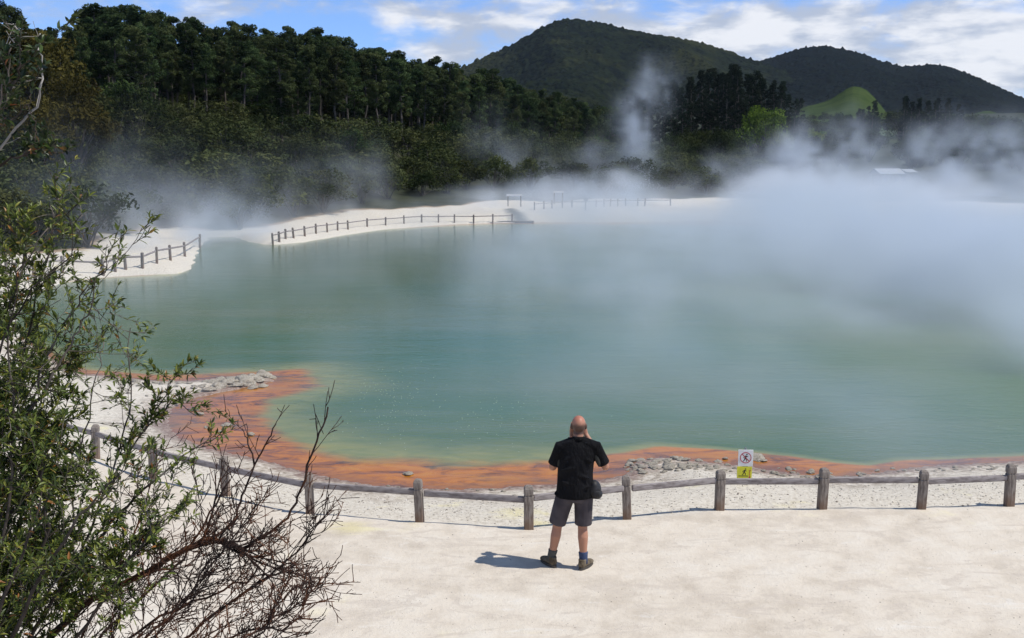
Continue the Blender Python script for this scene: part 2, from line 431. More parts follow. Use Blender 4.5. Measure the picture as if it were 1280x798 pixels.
# how quickly the shelf drops off: slow in the left bay, abrupt on the right
soft = np.interp(wx / wy, [-0.35, -0.2, -0.12, 0.0, 0.08, 0.2], [0.3, 0.7, 1.0, 0.9, 0.28, 0.14])
depth = (-sdd) / soft
def water_fn(nt, co):
    pos = nt.n.new('ShaderNodeNewGeometry').outputs['Position']
    st = nt.mapping(pos, (0.5, 1.1, 1))
    n_ = nt.noise(st, 0.55, 5, .6, .8); nb = nt.noise(st, 2.6, 5, .62, .6)
    d = nt.add(nt.add(nt.attr('depth'), nt.mul(nt.sub(n_, .5), 1.6)), nt.mul(nt.rng(nt.xyz(pos)[1], 28, 34), 2.2))
    orange = nt.ramp(nt.noise(nt.mapping(pos, (.7, 1.5, 1)), 1.7, 9, .72, 1.0), [(.34, (.09, .040, .014)), (.43, (.26, .090, .008)), (.51, (.44, .148, .004)), (.60, (.50, .185, .006)), (.72, (.47, .23, .03))])
    mauve = nt.rng(nt.add(nt.attr('shore'), nt.mul(nt.sub(nb, .5), .9)), -0.55, 0.05)
    orange = nt.mix(nt.mul(mauve, .55), orange, (.17, .085, .045))
    olive = nt.ramp(nb, [(.35, (.17, .20, .06)), (.6, (.25, .25, .07))])
    green = nt.ramp(nt.noise(nt.mapping(pos, (.35, 1.2, 1)), .16, 6, .6, .6), [(.36, (.048, .114, .020)), (.5, (.070, .124, .028)), (.66, (.102, .142, .046))])
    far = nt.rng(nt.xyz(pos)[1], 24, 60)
    green = nt.mix(nt.mul(far, .6), green, (.11, .155, .12))  # distant water tinted pale blue: steam and sky reflection put into its colour
    c = nt.mix(nt.rng(d, -0.25, 0.45), orange, olive)
    c = nt.mix(nt.rng(d, 0.25, 2.1), c, green)
    c = nt.mix(nt.mul(nt.rng(nt.noise(nt.mapping(pos, (.22, 1.3, 1)), .5, 6, .65, 1.0), .50, .68), .30), c, (.13, .17, .085))
    rip = nt.add(nt.noise(nt.mapping(pos, (1, 1.8, 1)), 3.5, 5, .6, .3), nt.mul(nt.noise(nt.mapping(pos, (.5, 1.4, 1)), .9, 3, .5, .5), 1.5))
    return c, rip, None
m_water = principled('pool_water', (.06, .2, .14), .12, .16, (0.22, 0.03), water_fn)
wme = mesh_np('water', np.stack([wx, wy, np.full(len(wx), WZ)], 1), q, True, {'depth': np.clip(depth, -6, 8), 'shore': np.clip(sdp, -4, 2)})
tag(link('water', wme, m_water), kind='structure')

# ------------------------------------------------------------------ hills
def hill_mesh(name, prof, D0, Wf, Wb, zbase, u0, u1, du, mat, rough, seed, spur):
    us = np.arange(u0, u1, du)
    ts = np.concatenate([np.linspace(-1, 0, 150), np.linspace(0, 1, 30)[1:]])
    U, T = np.meshgrid(us, ts)
    pu = np.array([p[0] for p in prof]); pv_ = np.array([p[1] for p in prof])
    py = np.interp(U, pu, pv_)
    # soften corners of the traced ridge
    py = (py + np.interp(U - 9, pu, pv_) + np.interp(U + 9, pu, pv_)) / 3
    rx = (U - CX) / F; up = (CY - py) / F
    ry = math.cos(PITCH) + up * math.sin(PITCH); rz = -math.sin(PITCH) + up * math.cos(PITCH)
    zr = CAMZ + rz / ry * D0
    D = np.where(T < 0, D0 + T * Wf, D0 + T * Wb)
    xw = rx / ry * D; yw = D
    sh = np.where(T < 0, 1 - np.abs(T) ** 1.25, 1 - T ** 1.6)
    z_ = zbase + (zr - zbase) * np.clip(sh, 0, 1)
    env = np.clip(np.abs(T) * 3, 0, 1) * np.clip((1 - np.abs(T)) * 3, 0, 1)
    nz = 1 - np.abs(2 * vnoise(xw / 210 + 0.3 * yw / 300, yw / 520, seed) - 1)
    nz2 = 1 - np.abs(2 * vnoise(xw / 85, yw / 260, seed + 3) - 1)
    z_ = z_ + env * spur * ((nz - 1) * .8 + (nz2 - 1) * .35)
    z_ = z_ + rough * (np.abs(fbm(xw / 9, yw / 11, 3, seed + 9)) * 2.2 + .9 * fbm(xw / 4.0, yw / 5.5, 2, seed + 5))
    ny_, nx_ = U.shape; idx = np.arange(nx_ * ny_).reshape(ny_, nx_)
    q = np.stack([idx[:-1, :-1], idx[:-1, 1:], idx[1:, 1:], idx[1:, :-1]], -1).reshape(-1, 4)
    me = mesh_np(name, np.stack([xw.ravel(), yw.ravel(), z_.ravel()], 1), q, False)
    return tag(link(name, me, mat), kind='structure')
def bush_hill_fn(lo, hi, olive):
    def fn(nt, co):
        pos = nt.n.new('ShaderNodeNewGeometry').outputs['Position']
        v = nt.voro(nt.mapping(pos, (1, 1, 1.3)), .11)
        n_ = nt.noise(pos, .05, 6, .7); p_ = nt.noise(pos, .006, 4, .6)
        c = nt.mix(nt.rng(n_, .35, .65), lo, hi)
        c = nt.mix(nt.mul(nt.rng(p_, .5, .66), .6), c, olive)
        h = nt.add(nt.mul(v, -1.0), n_)
        return c, h, None
    return fn
m_hillA = principled('hill_forest', (.02, .03, .01), 1, .0, (1.0, 5.0), bush_hill_fn((.004, .007, .006), (.014, .020, .010), (.036, .040, .015)))
m_hillB = principled('hill_forest_cloud_shade', (.02, .03, .01), 1, .0, (1.0, 5.0), bush_hill_fn((.003, .005, .006), (.006, .010, .009), (.008, .012, .009)))  # right hill: cloud shadow put into the forest colour as darker tones
profA = [(380, 160), (480, 115), (560, 92), (600, 76), (640, 57), (670, 40), (692, 29), (704, 25.5), (730, 26), (760, 32), (785, 39), (810, 43), (840, 47), (880, 55), (905, 63),
         (925, 71), (950, 79), (985, 92), (1040, 115), (1110, 150), (1180, 185)]
profB = [(820, 150), (880, 110), (915, 88), (945, 77), (965, 75), (985, 68), (1005, 61), (1025, 58), (1045, 60), (1070, 66), (1095, 75), (1115, 82), (1135, 86), (1150, 83), (1168, 82), (1185, 85),
         (1210, 94), (1240, 107), (1270, 120), (1320, 140), (1400, 160), (1500, 172)]
hill_mesh('hills', profA, 1700, 900, 500, 15, 380, 1200, 1.3, m_hillA, 5.0, 21, 80)
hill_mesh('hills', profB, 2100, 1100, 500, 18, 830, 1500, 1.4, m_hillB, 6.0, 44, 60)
def past_fn(nt, co):
    pos = nt.n.new('ShaderNodeNewGeometry').outputs['Position']
    n_ = nt.noise(pos, .03, 6, .65); b_ = nt.noise(pos, .2, 4, .6)
    return nt.ramp(nt.add(nt.mul(n_, .7), nt.mul(b_, .3)), [(.35, (.022, .040, .013)), (.5, (.038, .060, .017)), (.68, (.058, .080, .026))]), b_, None
m_past = principled('pasture', (.1, .17, .04), 1, 0, (.4, 1.5), past_fn)
hill_mesh('pasture_hill', [(985, 150), (1000, 135), (1025, 130), (1040, 125), (1050, 118), (1058, 110), (1066, 107), (1074, 108), (1084, 113), (1094, 121), (1102, 134), (1115, 152)], 820, 240, 140, 24, 985, 1120, 1.5, m_past, .3, 5, 3)
hill_mesh('pasture_hill', [(1195, 158), (1210, 146), (1228, 138), (1242, 139), (1256, 147), (1268, 158)], 1000, 160, 120, 26, 1195, 1268, 2, m_past, .3, 8, 3)

# ------------------------------------------------------------------ foliage
def leaf_mat(name, dark, light, trans=.25, scale=.35, hue=.04):
    m_, nt, out = new_mat(name)
    pos = nt.n.new('ShaderNodeNewGeometry').outputs['Position']
    oi = nt.n.new('ShaderNodeObjectInfo').outputs['Random']
    n_ = nt.noise(pos, scale, 3, .6)
    c = nt.mix(nt.rng(n_, .35, .65), dark, light)
    h = nt.n.new('ShaderNodeHueSaturation'); nt.l.new(c, h.inputs['Color'])
    nt.put(h.inputs['Hue'], nt.rng(oi, 0, 1, .5 - hue, .5 + hue * .5, 'LINEAR'))
    nt.put(h.inputs['Value'], nt.rng(nt.m('FRACT', nt.mul(oi, 7.31)), 0, 1, .72, 1.3, 'LINEAR'))
    d = nt.n.new('ShaderNodeBsdfDiffuse'); nt.l.new(h.outputs[0], d.inputs[0])
    t = nt.n.new('ShaderNodeBsdfTranslucent'); nt.l.new(h.outputs[0], t.inputs[0])
    mx = nt.n.new('ShaderNodeMixShader'); mx.inputs[0].default_value = trans
    nt.l.new(d.outputs[0], mx.inputs[1]); nt.l.new(t.outputs[0], mx.inputs[2]); nt.l.new(mx.outputs[0], out.inputs[0])
    return m_
def bark_fn(a, b):
    def fn(nt, co):
        n_ = nt.noise(nt.mapping(co, (1, 1, .25)), 9, 5, .6)
        return nt.mix(nt.rng(n_, .35, .65), a, b), n_, None
    return fn
m_pine = leaf_mat('pine_needles', (.019, .033, .015), (.078, .106, .042), .2)
m_conif = leaf_mat('dark_conifer_needles', (.010, .018, .012), (.024, .036, .020), .1)
m_scrub = leaf_mat('scrub_leaves', (.028, .040, .016), (.082, .095, .036), .2, .25, .022)
m_brown = leaf_mat('bronze_leaves', (.036, .032, .010), (.085, .070, .020), .2, .35, .012)
m_broad = leaf_mat('broadleaf_leaves', (.018, .030, .011), (.048, .070, .022), .25)
m_bright = leaf_mat('fresh_green_leaves', (.045, .085, .012), (.14, .205, .030), .3)
m_bark = principled('tree_bark', (.08, .07, .06), .95, .1, (.6, .05), bark_fn((.05, .042, .035), (.13, .115, .10)))

def clump_faces(cs, rs, per, size, r, flat=.7, seed=0):
    """leaf faces filling clumps: centres cs (n,3), radii rs (n,)"""
    g = np.random.default_rng(seed)
    n = len(cs); ci = np.repeat(np.arange(n), per)
    d = g.normal(size=(len(ci), 3)); d /= np.linalg.norm(d, axis=1)[:, None]
    rad = g.uniform(.35, 1.0, len(ci)) ** .6
    off = d * (rad * rs[ci])[:, None]; off[:, 2] *= flat
    c = cs[ci] + off
    nrm = d * .6 + g.normal(size=d.shape) * .6 + np.array([0, 0, .4]); nrm /= np.linalg.norm(nrm, axis=1)[:, None]
    t = np.cross(nrm, g.normal(size=d.shape)); t /= np.linalg.norm(t, axis=1)[:, None] + 1e-9
    b = np.cross(nrm, t); s = size * g.uniform(.5, 1.4, len(ci))[:, None]
    V = np.stack([c - t * s, c + b * s * .45, c + t * s, c - b * s * .45], 1).reshape(-1, 3)
    Fc = np.arange(len(V)).reshape(-1, 4)
    return V, Fc

def make_pine(seed, H=17.0, crown0=.42, rad=3.2, per=55, conical=.5):
    g = np.random.default_rng(seed); mb = MB()
    n = 9; bend = g.normal(size=2) * .35
    P = [Vector((bend[0] * (k / n) ** 2 + .08 * g.normal(), bend[1] * (k / n) ** 2 + .08 * g.normal(), H * .97 * k / n - .4 * (k == 0))) for k in range(n + 1)]
    mb.tube(P, [.26 * (1 - .85 * k / n) for k in range(n + 1)], 7)
    def tp(f):
        q_ = f * n; i = min(int(q_), n - 1); return P[i].lerp(P[i + 1], q_ - i)
    cs = []; rs = []
    nb = int(30 + 8 * g.random())
    for k in range(nb):
        f = crown0 + (1 - crown0) * (k + g.random()) / nb
        h = (f - crown0) / (1 - crown0)
        prof = (min(1, .45 + h * 2.4)) * (1 - conical * h ** 1.5) * (1.0 if h < .85 else .75)
        ln = rad * prof * g.uniform(.55, 1.1); a = g.random() * 6.283
        b0 = tp(f * .97); e = b0 + Vector((math.cos(a) * ln, math.sin(a) * ln, ln * g.uniform(.05, .5)))
        mb.tube([b0, b0.lerp(e, .5) + Vector((0, 0, -.1)), e], [.07, .05, .02], 4, False)
        m_ = 3 if ln > 1.6 else 2
        for j in range(m_):
            t_ = 1 - j * .33
            c = b0.lerp(e, t_) + Vector(g.normal(size=3) * .28)
            cs.append(tuple(c)); rs.append(g.uniform(.45, .85) * (1 if j == 0 else .8))
    for j in range(4):
        c = tp(1.0) + Vector((g.normal() * .45, g.normal() * .45, -.2 - .5 * j * g.random())); cs.append(tuple(c)); rs.append(g.uniform(.5, .8))
    # dead stubs on the bare trunk
    for k in range(7):
        f = g.uniform(.05, max(.08, crown0)); a = g.random() * 6.28; ln = g.uniform(.4, 1.3); b0 = tp(f)
        mb.tube([b0, b0 + Vector((math.cos(a) * ln, math.sin(a) * ln, ln * .2))], [.04, .015], 3, False)
    V, Fc = clump_faces(np.array(cs), np.array(rs), int(per * 2.3), .155, 1, .66, seed)
    return mb, V, Fc
def make_bushy(seed, H, W, nc, per, leaf, stemr=.12, low=.15, open_=.0):
    g = np.random.default_rng(seed); mb = MB(); cs = []; rs = []
    for k in range(nc):
        a = g.random() * 6.283; th = math.acos(g.uniform(-.25, 1)); rr = g.uniform(.55, 1.0)
        lob = 1 + .22 * math.sin(3 * a + seed) + .15 * math.sin(5 * a + 2 * seed)
        c = Vector((math.cos(a) * math.sin(th) * W * .5 * rr * lob, math.sin(a) * math.sin(th) * W * .5 * rr * lob, H * (low + (1 - low) * (.42 + .5 * math.cos(th) * rr))))
        cs.append(tuple(c)); rs.append(g.uniform(.13, .24) * W * .8)
        if k % 2 == 0:
            b0 = Vector((g.normal() * .08, g.normal() * .08, H * low * g.random()))
            mb.tube([b0, b0.lerp(c, .5) + Vector((0, 0, .06 * H)), c], [stemr * .55, stemr * .35, stemr * .12], 4, False)
    mb.tube([(0, 0, -.3), (g.normal() * .05, g.normal() * .05, H * .35), (g.normal() * .2, g.normal() * .2, H * .8)], [stemr, stemr * .75, stemr * .25], 7)
    V, Fc = clump_faces(np.array(cs), np.array(rs), per, leaf, 1, .8, seed)
    return mb, V, Fc
protos = {}
def proto(key, name, built, mat, label='tree', H=1.0):
    mb, V, Fc = built
    root = bpy.data.objects.new(name, None); root.empty_display_size = .3
    tme = bpy.data.meshes.new('trunk'); tme.from_pydata(mb.v, [], mb.f); tme.update(); tme.materials.append(m_bark)
    t = bpy.data.objects.new('trunk', tme); t.parent = root
    cme = mesh_np('crown', V, Fc); cme.materials.append(mat)
    c = bpy.data.objects.new('crown', cme); c.parent = root
    protos.setdefault(key, []).append((root, float(np.percentile(V[:, 2], 99.7))))
def plant(key, x, y, h, label, cat, group=None, z=None, rz=None, wide=1.0, pick=None):
    root, H0 = protos[key][pick if pick is not None else random.randrange(len(protos[key]))]
    if z is None: z = float(height(x, y, fine=False)[0]) - .15
    s = h / H0
    return dup(root, (x, y, z), random.uniform(0, 6.283) if rz is None else rz, (s * wide, s * wide, s), label, cat, group)

for i in range(6): proto('pine', 'pine_tree', make_pine(100 + i, 17, [.34, .42, .50, .36, .55, .44][i], [2.8, 2.3, 2.6, 3.0, 2.4, 2.6][i], 55, [.62, .95, .75, .55, .9, .8][i]), m_pine)
for i in range(3): proto('conif', 'conifer_tree', make_pine(140 + i, 20, .12, 3.4, 50, .9), m_conif)
for i in range(5): proto('scrub', 'scrub_bush', make_bushy(200 + i, 3.0, 3.6, 26, 70, .11, .06, .05), m_scrub)
for i in range(4): proto('broad', 'broadleaf_tree', make_bushy(220 + i, 8.0, 7.5, 40, 75, .24, .2, .12), m_broad)
proto('bright', 'broadleaf_tree', make_bushy(240, 9.0, 8.5, 46, 90, .24, .22, .12), m_bright)
proto('bright', 'broadleaf_tree', make_bushy(241, 8.0, 7.0, 40, 80, .24, .2, .12), m_bright)
proto('bronze', 'bronze_tree', make_bushy(250, 12.0, 7.5, 60, 85, .22, .2, .1), m_brown)
proto('bronze', 'bronze_tree', make_bushy(251, 11.0, 7.0, 56, 85, .22, .2, .1), m_brown)

sky_px = [(-120, 20), (-60, -5), (0, 0), (18, 8), (24, 30), (40, 32), (60, 28), (76, 38), (84, 42), (96, 22), (118, 8), (140, 6), (162, 2), (178, 16), (190, 20), (205, 8), (216, 22), (228, 32),
          (242, 20), (255, 36), (266, 38), (280, 28), (300, 25), (318, 33), (330, 42), (345, 36), (370, 32), (400, 32), (415, 40), (430, 46), (442, 52), (460, 52), (480, 60), (500, 64),
          (520, 70), (545, 68), (560, 78), (590, 86), (612, 84), (632, 92), (650, 104), (680, 112), (705, 114), (730, 124), (760, 150)]
SX = [p[0] for p in sky_px]; SY = [p[1] for p in sky_px]
def zat(py, d, px=640): r_ = ray(px, py); return CAMZ + r_[2] / r_[1] * d
def dfront(u): return np.interp(u, [-120, 60, 200, 400, 600, 760], [98, 104, 112, 118, 150, 215])
ORD = 'first second third fourth fifth sixth seventh eighth ninth tenth eleventh twelfth thirteenth fourteenth fifteenth sixteenth seventeenth eighteenth nineteenth twentieth'.split()
ORD += ['twenty-' + o for o in ORD[:9]] + ['thirtieth'] + ['thirty-' + o for o in ORD[:9]] + ['fortieth'] + ['forty-' + o for o in ORD[:9]] + ['fiftieth'] + ['fifty-' + o for o in ORD[:9]] + ['sixtieth']
def zone(u):
    for lim, t in ((100, 'behind the leafy shrub'), (235, 'above the small left terrace'), (330, 'between the two terraces'), (480, 'above the left end of the far fence'),
                   (640, 'above the right end of the far fence'), (9999, 'right of the dark channel')):
        if u < lim: return t
zc = {}
n_p = 0
PG = 'tall pines in the dark wood on the left'
# skyline row
u = -60.0
while u < 760:
    d = dfront(u) + 45 + random.uniform(-6, 12)
    top = np.interp(u, SX, SY) + abs(random.gauss(0, 9)) - 3; x_ = (u - CX) / F * d / math.cos(PITCH) * 1.0
    p = at(u, top, d); g0 = float(height(p[0], d, fine=False)[0])
    h = p[2] - g0
    if h > 6:
        zc[zone(u)] = zc.get(zone(u), 0) + 1
        plant('pine', p[0], d, h, '%s pine from the left on the skyline %s' % (ORD[zc[zone(u)] - 1], zone(u)), 'pine tree', 'pines along the skyline of the wood', z=g0 - .2, wide=1.0)
        n_p += 1
    u += random.uniform(9, 13) * (1 if u < 500 else .8)
# body of the wood
tries = 0; placed = []
while len(placed) < 225 and tries < 5000:
    tries += 1
    u = random.uniform(-50, 750); f = random.random() ** .8
    d = dfront(u) + f * 42
    p = at(u, 200, d)
    if any((p[0] - a) ** 2 + (d - b) ** 2 < (2.2 if d < 160 else 2.5) ** 2 for a, b in placed): continue
    placed.append((p[0], d))
    g0 = float(height(p[0], d, fine=False)[0])
    top = np.interp(u, SX, SY) + random.uniform(6, 34) * (1.25 - f)
    h = zat(top, d, u) - g0
    h = min(h, random.uniform(10, 21))
    if h < 5: continue
    plant('pine', p[0], d, h, '%s-row pine of the dark wood %s' % (('front', 'middle', 'back')[min(2, int(f * 3))], zone(u)), 'pine tree', '%s-row pines %s' % (('front', 'middle', 'back')[min(2, int(f * 3))], zone(u)), z=g0 - .2, wide=random.uniform(.85, 1.05))
for k in range(45):
    u = -40 + 760 * (k + random.random()) / 45; d = dfront(u) + random.uniform(22, 44); p = at(u, 200, d)
    plant('broad', p[0], d, random.uniform(3, 5.5), 'dark understorey tree between the pine trunks %s' % zone(u), 'tree', 'understorey trees ' + zone(u), wide=1.0)
for k in range(46):
    u = -60 + 800 * (k + random.random()) / 46; d = dfront(u) + random.uniform(46, 62); p = at(u, 200, d)
    plant('broad', p[0], d, random.uniform(8, 11), 'dark back tree closing the wood %s' % zone(u), 'tree', 'back trees of the wood ' + zone(u), wide=1.1)
# wide pine that leans out over the gap in the skyline
p = at(118, 6, 128); g0 = float(height(p[0], 128, fine=False)[0])
plant('pine', p[0], 128, p[2] - g0, 'tallest wide-crowned dark pine beside the gap in the upper left skyline', 'pine tree', None, z=g0, wide=1.35, pick=3)
# bronze trees left of it
for (u, top, d, lab) in [(62, 40, 92, 'tall bronze-green tree at upper left, left of the widest pine'), (30, 34, 96, 'bronze-green tree right beside the dark pine in the top left corner'),
                         (88, 92, 84, 'rusty brown leafy tree below the gap in the upper left skyline'), (50, 120, 78, 'lower bronze bush-like tree above the scrub at far left')]:
    p = at(u, top, d); g0 = float(height(p[0], d, fine=False)[0])
    plant('bronze', p[0], d, p[2] - g0, lab, 'tree', None, z=g0 - .2, wide=.9)
# scrub on the slope
SG = 'olive scrub bushes on the slope beyond the pool'
placed = []; tries = 0
while len(placed) < 285 and tries < 20000:
    tries += 1
    u = random.uniform(-60, 1000); fr = random.random()
    a = (u - CX) / F
    # walk out from the far shore
    d0 = np.interp(u, [-60, 60, 200, 260, 330, 450, 620, 800, 1000], [55, 54, 54, 66, 78, 92, 112, 120, 118])
    d1 = dfront(min(u, 740)) + 4 if u < 700 else 190
    if d1 < d0 + 8: d1 = d0 + 8
    d = d0 + (d1 - d0) * fr ** 1.15
    p = at(u, 240, d); x_ = p[0]
    s_ = float(poly_sdf(np.array([x_]), np.array([d]), POOL)[0])
    if s_ < terr_w(x_ / d) + .8: continue
    sp = 2.0 + 1.2 * (d - 50) / 100
    if any((x_ - a_) ** 2 + (d - b_) ** 2 < sp ** 2 for a_, b_ in placed): continue
    placed.append((x_, d))
    h = random.uniform(2.2, 3.8) * (1 + .15 * (fr > .6))
    near_edge = fr < .12
    plant('scrub', x_, d, h, '%s %s' % ('olive scrub bush edging the terrace' if near_edge else ('olive scrub bush low down' if fr < .5 else 'brownish scrub bush high up'), zone(u)), 'bush',
          ('scrub bushes at the slope foot ' if near_edge else ('scrub bushes low on the slope ' if fr < .5 else 'scrub bushes high on the slope ')) + zone(u), wide=random.uniform(1.0, 1.5))
# dark low tree shapes at the wood's edge
for k_, (u, top, d) in enumerate(sorted([(175, 110, 100), (150, 100, 104), (235, 140, 106), (330, 120, 118), (440, 158, 112), (560, 150, 135), (600, 165, 138), (640, 150, 160), (690, 140, 200)])):
    p = at(u, top, d); g0 = float(height(p[0], d, fine=False)[0])
    plant('broad', p[0], d, p[2] - g0, '%s rounded tree from the left along the pine wood front' % ORD[k_], 'tree', 'rounded trees at the edge of the pine wood', z=g0 - .2, wide=.9)
for gname in sorted({o.get('group') for o in col.objects if str(o.get('group', '')).startswith(('front-row pines', 'scrub bushes at the slope foot'))}):
    mem = sorted([o for o in col.objects if o.get('group') == gname], key=lambda o: o.location.x / max(o.location.y, 1))
    if len(mem) <= 50:
        for i_, o in enumerate(mem): o['label'] = '%s %s' % (ORD[i_], o['label'].replace(' of the dark wood', ' from the left').replace('edging the terrace', 'at the terrace edge'))
# right-hand stands
def stand(key, pts, d0, dd, n, lab, cat, grp, jit=12, wide=1.0):
    PX = [p[0] for p in pts]; PY = [p[1] for p in pts]
    for k in range(n):
        u = PX[0] + (PX[-1] - PX[0]) * (k + random.random()) / n
        if abs(u - 736) < 14 or abs(u - 1112) < 15: u += 30
        d = d0 + random.uniform(0, dd); top = np.interp(u, PX, PY) + random.uniform(0, jit)
        p = at(u, top, d); g0 = float(height(p[0], d, fine=False)[0]); h = p[2] - g0
        if h > 2: plant(key, p[0], d, h, '%s %s' % (ORD[k], lab), cat, grp, z=g0 - .3, wide=wide * random.uniform(.85, 1.1))
stand('conif', [(775, 128), (790, 116), (812, 112), (835, 104)], 300, 40, 9, 'dark conifer from the left in the short row behind the thin steam plume', 'conifer tree', 'dark conifers behind the steam plume')
stand('conif', [(838, 112), (852, 96), (878, 84), (905, 78), (930, 82), (955, 92), (980, 100), (1000, 118)], 305, 50, 34, 'conifer from the left in the tall blackish stand below the hill saddle', 'conifer tree', 'dark conifer stand below the hill saddle', 14, 1.0)
stand('conif', [(1058, 142), (1075, 130), (1100, 122), (1140, 118), (1190, 122), (1206, 136)], 380, 50, 24, 'conifer from the left in the stand right of the green knoll', 'conifer tree', 'dark conifers right of the green knoll', 12, .95)
stand('conif', [(1206, 148), (1240, 150), (1290, 152)], 330, 60, 12, 'conifer from the left in the last stand at the right edge', 'conifer tree', 'dark conifers at the right edge', 16)
stand('broad', [(700, 152), (760, 165), (800, 165), (850, 150), (880, 148), (920, 160), (1000, 175)], 165, 70, 46, 'leafy tree from the left in the belt before the dark conifers', 'tree', 'leafy trees behind the steam', 34, .9)
stand('broad', [(1000, 155), (1060, 152), (1120, 160), (1200, 150), (1290, 150)], 190, 110, 46, 'dull green tree from the left behind the steam at right', 'tree', 'dull green trees behind the steam at right', 32, .95)
stand('broad', [(985, 146), (1060, 140), (1120, 136), (1206, 138), (1300, 148)], 430, 90, 40, 'dark round tree from the left in the distant belt under the right hill', 'tree', 'distant dark trees under the right hill', 12, 1.1)
stand('broad', [(690, 138), (740, 132), (790, 128)], 300, 70, 18, 'dark rounded tree from the left in the distance behind the dark wood', 'tree', 'distant trees behind the end of the dark wood', 14, 1.1)
stand('scrub', [(740, 215), (900, 212), (1050, 205), (1300, 210)], 140, 40, 60, 'low olive bush from the left behind the far right shore', 'bush', 'low bushes behind the far right shore', 24, 1.5)
for (u, top, d, k, lab) in [(957, 133, 215, 0, 'bright yellow-green rounded tree in front of the dark conifer stand'), (972, 160, 205, 1, 'small bright green tree at the foot of the brightest rounded tree'),
                            (1022, 160, 250, 1, 'fresh green tree left of the pale roofed house'), (1050, 163, 260, 0, 'fresh green tree below the green knoll'), (1035, 158, 275, 1, 'fresh green tree between two others below the green knoll'),
                            (748, 168, 190, 1, 'light green low tree beside the small white-roofed hut')]:
    p = at(u, top, d); g0 = float(height(p[0], d, fine=False)[0])
    plant('bright', p[0], d, p[2] - g0, lab, 'tree', None, z=g0 - .2, pick=k, wide=.8)
p = at(1137, 165, 200); g0 = float(height(p[0], 200, fine=False)[0])
plant('conif', p[0], 200, p[2] - g0, 'broad blackish conifer standing directly behind the pale roofed house', 'conifer tree', None, z=g0 - .2, wide=1.25)
for (u, top, d) in [(1078, 138, 560), (1032, 140, 600), (1048, 141, 590), (1015, 143, 610)]:
    p = at(u, top, d); g0 = float(height(p[0], d, fine=False)[0])
    plant('broad', p[0], d, max(5, p[2] - g0), 'small dark tree on the pasture at the foot of the green knoll', 'tree', 'small trees on the pasture', z=g0 - .2)

# ------------------------------------------------------------------ buildings far behind the pool
m_roofw = principled('pale_metal_roof', (.38, .40, .42), .5, .4, (.3, .02), lambda nt, co: (None, nt.m('SINE', nt.mul(nt.xyz(co)[0], 30)), None))
m_wallc = principled('painted_wall', (.45, .42, .36), .8, .2, (.2, .01), lambda nt, co: (nt.mix(nt.noise(co, 3, 4), (.40, .37, .31), (.5, .47, .41)), nt.noise(co, 8, 3), None))
m_dark = principled('dark_opening', (.02, .02, .022), .3, .5, (.1, .01), lambda nt, co: (nt.mix(nt.noise(co, 2, 2), (.015, .016, .02), (.03, .03, .034)), None, None))
def house(px, pybase, d, Wd, Dp, H, lab, rz=0.2):
    p = at(px, pybase, d); g0 = float(height(p[0], d, fine=False)[0])
    t = thing('small_house', (p[0], d, g0 - .1), lab, 'house', None, rz)
    mb = MB(); mb.box((0, 0, H / 2), (Wd, Dp, H)); mb.build('wall', m_wallc, t)
    mb = MB(); o_ = .4; b = len(mb.v)
    mb.v += [(-Wd / 2 - o_, -Dp / 2 - o_, H + .01), (Wd / 2 + o_, -Dp / 2 - o_, H + .01), (Wd / 2 + o_, Dp / 2 + o_, H + .01), (-Wd / 2 - o_, Dp / 2 + o_, H + .01), (-Wd / 2 - o_, 0, H + Dp * .3), (Wd / 2 + o_, 0, H + Dp * .3)]
    mb.f += [(0, 1, 5, 4), (2, 3, 4, 5), (0, 4, 3), (1, 2, 5), (0, 3, 2, 1)]
    mb.build('roof', m_roofw, t)
    for wx_ in (-Wd * .28, Wd * .22):
        mb = MB(); mb.box((wx_, -Dp / 2 - .02, H * .55), (Wd * .16, .05, H * .4)); fr = mb.build('window', m_roofw, t)
        mb = MB(); mb.box((wx_, -Dp / 2 - .05, H * .55), (Wd * .13, .03, H * .33)); mb.build('pane', m_dark, fr)
    mb = MB(); mb.box((0, -Dp / 2 - .02, H * .4), (Wd * .1, .05, H * .8)); mb.build('door', m_dark, t)
house(1108, 222, 136, 2.6, 2.2, 1.5, 'small building with a pale metal roof behind the steam at right')
house(736, 184, 250, 3.6, 3, 2.2, 'tiny white-roofed hut among the trees near the thin steam plume', -.2)
house(1133, 212, 150, 1.4, 1.4, 1.3, 'very small pale shed beside the metal-roofed building', .5)

# ------------------------------------------------------------------ fences
def wood_fn(a, b, foot):
    def fn(nt, co):
        n_ = nt.noise(nt.mapping(co, (3, 3, .5)), 14, 6, .65); g_ = nt.noise(co, 2.5, 3, .6)
        c = nt.mix(nt.rng(n_, .35, .65), a, b)
        c = nt.mix(nt.mul(nt.rng(g_, .5, .7), .5), c, (.22, .20, .18))
        if foot: c = nt.mix(nt.rng(nt.add(nt.xyz(co)[2], nt.mul(nt.sub(n_, .5), .25)), .05, .28, .7, 0), c, (.20, .12, .075))
        return c, n_, None
    return fn
m_post = principled('weathered_post_wood', (.15, .12, .1), .9, .2, (.6, .012), wood_fn((.15, .125, .108), (.31, .27, .235), True))
m_rail = principled('weathered_rail_wood', (.2, .18, .17), .85, .25, (.5, .01), lambda nt, co: (nt.mix(nt.rng(nt.noise(nt.mapping(co, (.6, 3, 3)), 9, 6, .6), .35, .65), (.17, .145, .14), (.36, .325, .315)), nt.noise(nt.mapping(co, (.6, 3, 3)), 14, 5), None))
